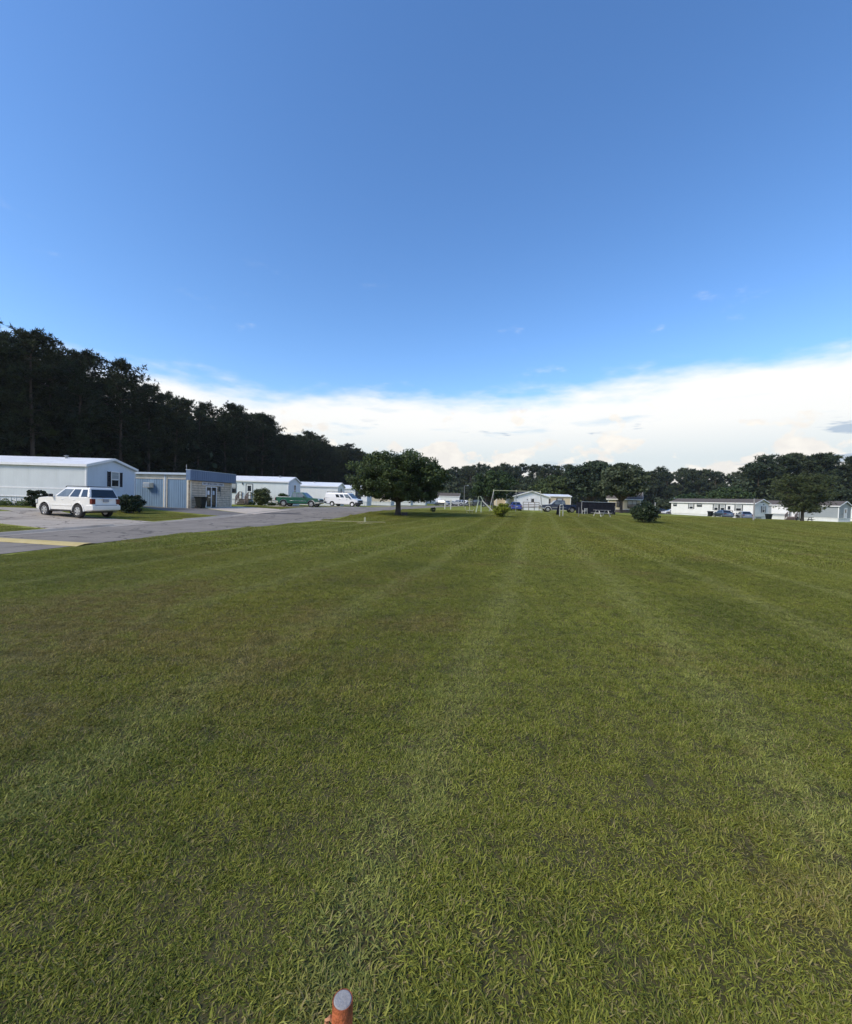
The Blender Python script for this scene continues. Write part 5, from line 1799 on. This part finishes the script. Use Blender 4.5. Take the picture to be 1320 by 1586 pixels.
lamp_post('street lamp on a thin pole at the far end of the road', X(718.5, 95), 95, 4.8, 0.6)
lamp_post('street lamp behind the left corner of the long white home', X(1048, 108), 108, 4.2, -0.55)
for px, d, h, w, lab in ((1167.5, 50, 2.52, 0.085, 'dark wooden post in the lawn before the long white home'), (1014.5, 69, 1.95, 0.10, 'weathered grey post right behind the dark lawn shrub')):
    o = empty('wooden_post', G(X(px, d), d), 0, lab, 'post')
    MB().tube([(0, 0, -0.2), (0.01, 0, h * 0.5), (0.0, 0, h)], [w, w * 0.95, w * 0.9], 9).build('shaft', MT['pole'], o, smooth=True)
    MB().lathe([(w * 0.97, 0), (w * 0.97, 0.03), (w * 0.4, 0.045)], (0, 0, h), 9).build('cap', MT['galv'], o)

# ---- playground
sw = empty('swing_set', G(X(800, 62), 62), 0, 'tall metal swing set frame with a long pale top bar', 'swing set')
x0, xm, x1, HT = X(764, 62) - X(800, 62), X(799, 62) - X(800, 62), X(836, 62) - X(800, 62), 3.02
MB().tube([(x0 - 0.05, 0, HT), (x1 + 0.05, 0, HT)], 0.045, 8).build('top_bar', MT['playpale'], sw, smooth=True)
for xx, oy in ((x0, 0.9), (x0 - 0.75, -0.9), (x1, -0.9), (x1 + 0.75, 0.9), (xm, 0.05)):
    top = x0 if xx < xm - 1 else x1 if xx > xm + 1 else xm
    MB().tube([(top, 0, HT), (xx, oy, -0.2)], 0.038, 8).build('leg', MT['galv'], sw, smooth=True)
for xx in (x0, xm, x1):
    MB().lathe([(0.085, -0.14), (0.085, 0.14)], (xx, 0, HT), 10, 'Z').build('joint', MT['playpale'], sw)
MB().tube([(x0 - 0.62, -0.75, 0.95), (x0 - 0.05, 0.0, 1.05)], 0.035, 6).build('brace', MT['galv'], sw)

sl = empty('slide', G(X(745, 50.5), 50.5), 0, 'small metal playground slide with ladder legs left of the swings', 'slide')
top = 1.38
m = MB()
for sy in (-0.24, 0.24):
    m.hexa([(0.10, sy - 0.02, top - 0.02), (0.12, sy + 0.02, top - 0.02), (1.26, sy + 0.02, 0.26), (1.24, sy - 0.02, 0.26), (0.10, sy - 0.02, top + 0.12), (0.12, sy + 0.02, top + 0.12), (1.28, sy + 0.02, 0.40), (1.26, sy - 0.02, 0.40)])
    m.hexa([(1.25, sy - 0.02, 0.26), (1.25, sy + 0.02, 0.26), (1.62, sy + 0.02, 0.20), (1.62, sy - 0.02, 0.20), (1.25, sy - 0.02, 0.40), (1.25, sy + 0.02, 0.40), (1.62, sy + 0.02, 0.31), (1.62, sy - 0.02, 0.31)])
m.build('side_rail', MT['whitep'], sl)
m = MB()
m.hexa([(0.10, -0.22, top), (0.10, 0.22, top), (1.25, 0.22, 0.28), (1.25, -0.22, 0.28), (0.10, -0.22, top + 0.02), (0.10, 0.22, top + 0.02), (1.25, 0.22, 0.30), (1.25, -0.22, 0.30)])
m.hexa([(1.25, -0.22, 0.28), (1.25, 0.22, 0.28), (1.62, 0.22, 0.22), (1.62, -0.22, 0.22), (1.25, -0.22, 0.30), (1.25, 0.22, 0.30), (1.62, 0.22, 0.24), (1.62, -0.22, 0.24)])
m.build('chute', MT['galv'], sl)
MB().box(-0.42, 0.12, -0.27, 0.27, top - 0.05, top).build('platform', MT['galv'], sl)
for sx, bx in ((-0.34, -0.62), (-0.02, 0.02)):
    for sy in (-0.25, 0.25):
        MB().tube([(sx, sy, top), (bx, sy * 1.3, -0.15)], 0.032, 7).build('leg', MT['playgreen'], sl, smooth=True)
for k in range(4):
    t = (k + 1) / 5
    MB().tube([(-0.62 + 0.28 * t, -0.31, top * t), (-0.62 + 0.28 * t, 0.31, top * t)], 0.018, 6).build('rung', MT['galv'], sl)
for sy in (-0.26, 0.26):
    MB().tube([(-0.36, sy, top), (-0.34, sy, top + 0.55), (-0.08, sy, top + 0.56), (0.18, sy, top + 0.10)], 0.022, 6).build('handrail', MT['playgreen'], sl, smooth=True)

ck = empty('play_climber', G(X(727.5, 47), 47), 0, 'pale yellow play post with a round ringed cage and curved seats', 'play equipment')
MB().tube([(0, 0, -0.1), (0, 0, 1.65)], 0.05, 8).build('post', MT['playpale'], ck, smooth=True)
for k in range(4):
    zz = 1.05 + k * 0.16
    r = 0.26 - 0.03 * abs(k - 1.5)
    pts = [(0.06 + r * math.cos(a), r * math.sin(a), zz) for a in np.linspace(0, 2 * math.pi, 15)]
    MB().tube(pts, 0.022, 5).build('cage_ring', MT['playpale'], ck, smooth=True)
for a in (0.6, 2.2, 3.8, 5.4):
    MB().tube([(0.06 + 0.25 * math.cos(a), 0.25 * math.sin(a), 1.02), (0.06 + 0.25 * math.cos(a), 0.25 * math.sin(a), 1.56)], 0.016, 5).build('cage_bar', MT['playpale'], ck)
for s in (-1, 1):
    for sy in (-0.18, 0.18):
        MB().tube([(0.0, sy, 0.28), (s * 0.30, sy, 0.28), (s * 0.44, sy, 0.38), (s * 0.50, sy, 0.55), (s * 0.47, sy, 0.68)], 0.028, 6).build('seat_arm', MT['playpale'], ck, smooth=True)
    MB().box(*sorted((s * 0.06, s * 0.40)), -0.2, 0.2, 0.29, 0.33).build('seat', MT['playpale'], ck, 0.01)
    MB().tube([(s * 0.30, 0, -0.1), (s * 0.28, 0, 0.30)], 0.03, 6).build('leg', MT['playpale'], ck)

fr = empty('bar_frame', G(X(869.5, 44.5), 44.5), R(28), 'white arched bar frame with a dark cloth hung on its left side', 'play equipment')
MB().tube([(-0.22, 0, -0.1), (-0.23, 0, 1.05), (-0.18, 0, 1.20), (0.18, 0, 1.22), (0.24, 0, 1.05), (0.24, 0, -0.1)], 0.045, 8).build('frame', MT['whitep'], fr, smooth=True)
vs = []
for j in range(6):
    for i in range(5):
        u, v = i / 4, j / 5
        vs.append((-0.25 - (0.16 + 0.30 * v) * u, 0.05 * math.sin(u * 7 + v * 3) + 0.02, 1.12 - 0.95 * v))
cl_ = MB()
cl_.add(vs + [(a, b + 0.03, c) for a, b, c in vs], [q for j in range(5) for i in range(4) for q in ((j * 5 + i, j * 5 + i + 1, (j + 1) * 5 + i + 1, (j + 1) * 5 + i), (30 + j * 5 + i, 30 + (j + 1) * 5 + i, 30 + (j + 1) * 5 + i + 1, 30 + j * 5 + i + 1))])
cl_.build('cloth', MT['navy'], fr)
th_ = empty('thin_stake', G(X(896.5, 44), 44), 0, 'thin grey stake in the lawn right of the bar frame', 'stake')
MB().tube([(0, 0, -0.1), (0, 0, 0.95)], 0.018, 6).build('shaft', MT['pole'], th_)
MB().lathe([(0.022, 0), (0.022, 0.04), (0.005, 0.05)], (0, 0, 0.95), 6).build('tip', MT['galv'], th_)

# black panelled enclosure with a pale top rail
en = empty('black_enclosure', G(X(901, 60.5), 60.5), R(-1.5), 'black panelled enclosure with a thin white top rail', 'enclosure')
EL = 4.75
for k in range(5):
    MB().box(k * EL / 5 + 0.01, (k + 1) * EL / 5 - 0.01, 0.0, 0.05, -0.2, 1.70).build('panel', MT['navy'], en)
MB().box(EL - 0.05, EL, 0.06, 2.4, -0.2, 1.68).build('side_panel', MT['navy'], en)
MB().box(0.0, 0.05, 0.06, 2.4, -0.2, 1.68).build('side_panel', MT['navy'], en)
MB().box(0.0, EL, 2.41, 2.46, -0.2, 1.68).build('rear_panel', MT['navy'], en)
MB().box(-0.06, EL + 0.06, -0.06, 2.52, 1.702, 1.74).build('cover', MT['navy'], en)
MB().box(-0.08, EL + 0.08, -0.11, -0.062, 1.705, 1.742).build('top_rail', MT['gutter'], en)
MB().box(-0.06, 0.0, -0.10, -0.01, -0.2, 1.69).build('corner_post', MT['pole'], en)
MB().tube([(EL - 0.12, -0.04, 0.35), (EL - 0.06, -0.06, 0.8), (EL - 0.12, -0.04, 1.2)], 0.03, 6).build('door_handle', MT['galv'], en)

ch = empty('garden_chair', G(X(906, 58.5), 58.5), R(200), 'small white garden chair in front of the black enclosure', 'chair')
for sx in (-0.22, 0.22):
    for sy in (-0.2, 0.2):
        MB().box(sx - 0.02, sx + 0.02, sy - 0.02, sy + 0.02, -0.05, 0.82 if sy > 0 else 0.60).build('leg', MT['whitep'], ch)
MB().box(-0.22, 0.22, -0.22, 0.22, 0.40, 0.44).build('seat', MT['whitep'], ch)
for zz in (0.55, 0.67, 0.78):
    MB().box(-0.2, 0.2, 0.19, 0.21, zz - 0.03, zz + 0.03).build('back_slat', MT['whitep'], ch)


def picnic(label, x, y, rz, top, leg, w=1.7):
    o = empty('picnic_table', G(x, y), rz, label, 'picnic table')
    for k in range(5):
        MB().box(-w / 2, w / 2, -0.36 + k * 0.148, -0.36 + k * 0.148 + 0.135, 0.70, 0.745).build('top_plank', top, o)
    for s in (-1, 1):
        for k in range(2):
            MB().box(-w / 2, w / 2, s * (0.62 + 0.14 * k) - 0.062, s * (0.62 + 0.14 * k) + 0.062, 0.42, 0.46).build('seat_plank', top, o)
    for xx in (-w / 2 + 0.28, w / 2 - 0.28):
        for s in (-1, 1):
            MB().hexa([(xx - 0.03, s * 0.78 - 0.05, -0.08), (xx + 0.03, s * 0.78 - 0.05, -0.08), (xx + 0.03, s * 0.78 + 0.05, -0.08), (xx - 0.03, s * 0.78 + 0.05, -0.08),
                       (xx - 0.03, s * 0.26 - 0.05, 0.695), (xx + 0.03, s * 0.26 - 0.05, 0.695), (xx + 0.03, s * 0.26 + 0.05, 0.695), (xx - 0.03, s * 0.26 + 0.05, 0.695)]).build('leg', leg, o)
        MB().box(xx + 0.031, xx + 0.075, -0.80, 0.80, 0.335, 0.415).build('cross_beam', leg, o)
    return o


picnic('picnic table with grey top and white legs before the black enclosure', X(932.5, 48), 48, R(12), MT['pole'], MT['whitep'])
picnic('dark green picnic table on the lawn near the lone pine', X(1246, 61), 61, R(-20), MT['woodd'], MT['woodd'], 1.9)


# ================================================================== AIR
hz = MB().box(-420, 420, -60, 430, -2.0, 27.0)
me = bpy.data.meshes.new('haze')
me.from_pydata(hz.v, [], hz.f)
hm = bpy.data.materials.new('haze_air')
hm.use_nodes = True
hm.node_tree.nodes.clear()
ho = N(hm.node_tree, 'ShaderNodeOutputMaterial')
hv = N(hm.node_tree, 'ShaderNodeVolumePrincipled', {'Color': (0.86, 0.91, 0.97, 1), 'Density': 0.00016, 'Anisotropy': 0.2})
hm.node_tree.links.new(hv.outputs[0], ho.inputs['Volume'])
tag(link('haze', me, m=hm), 'thin pale air between the camera and the far wood line', 'haze', kind='stuff')
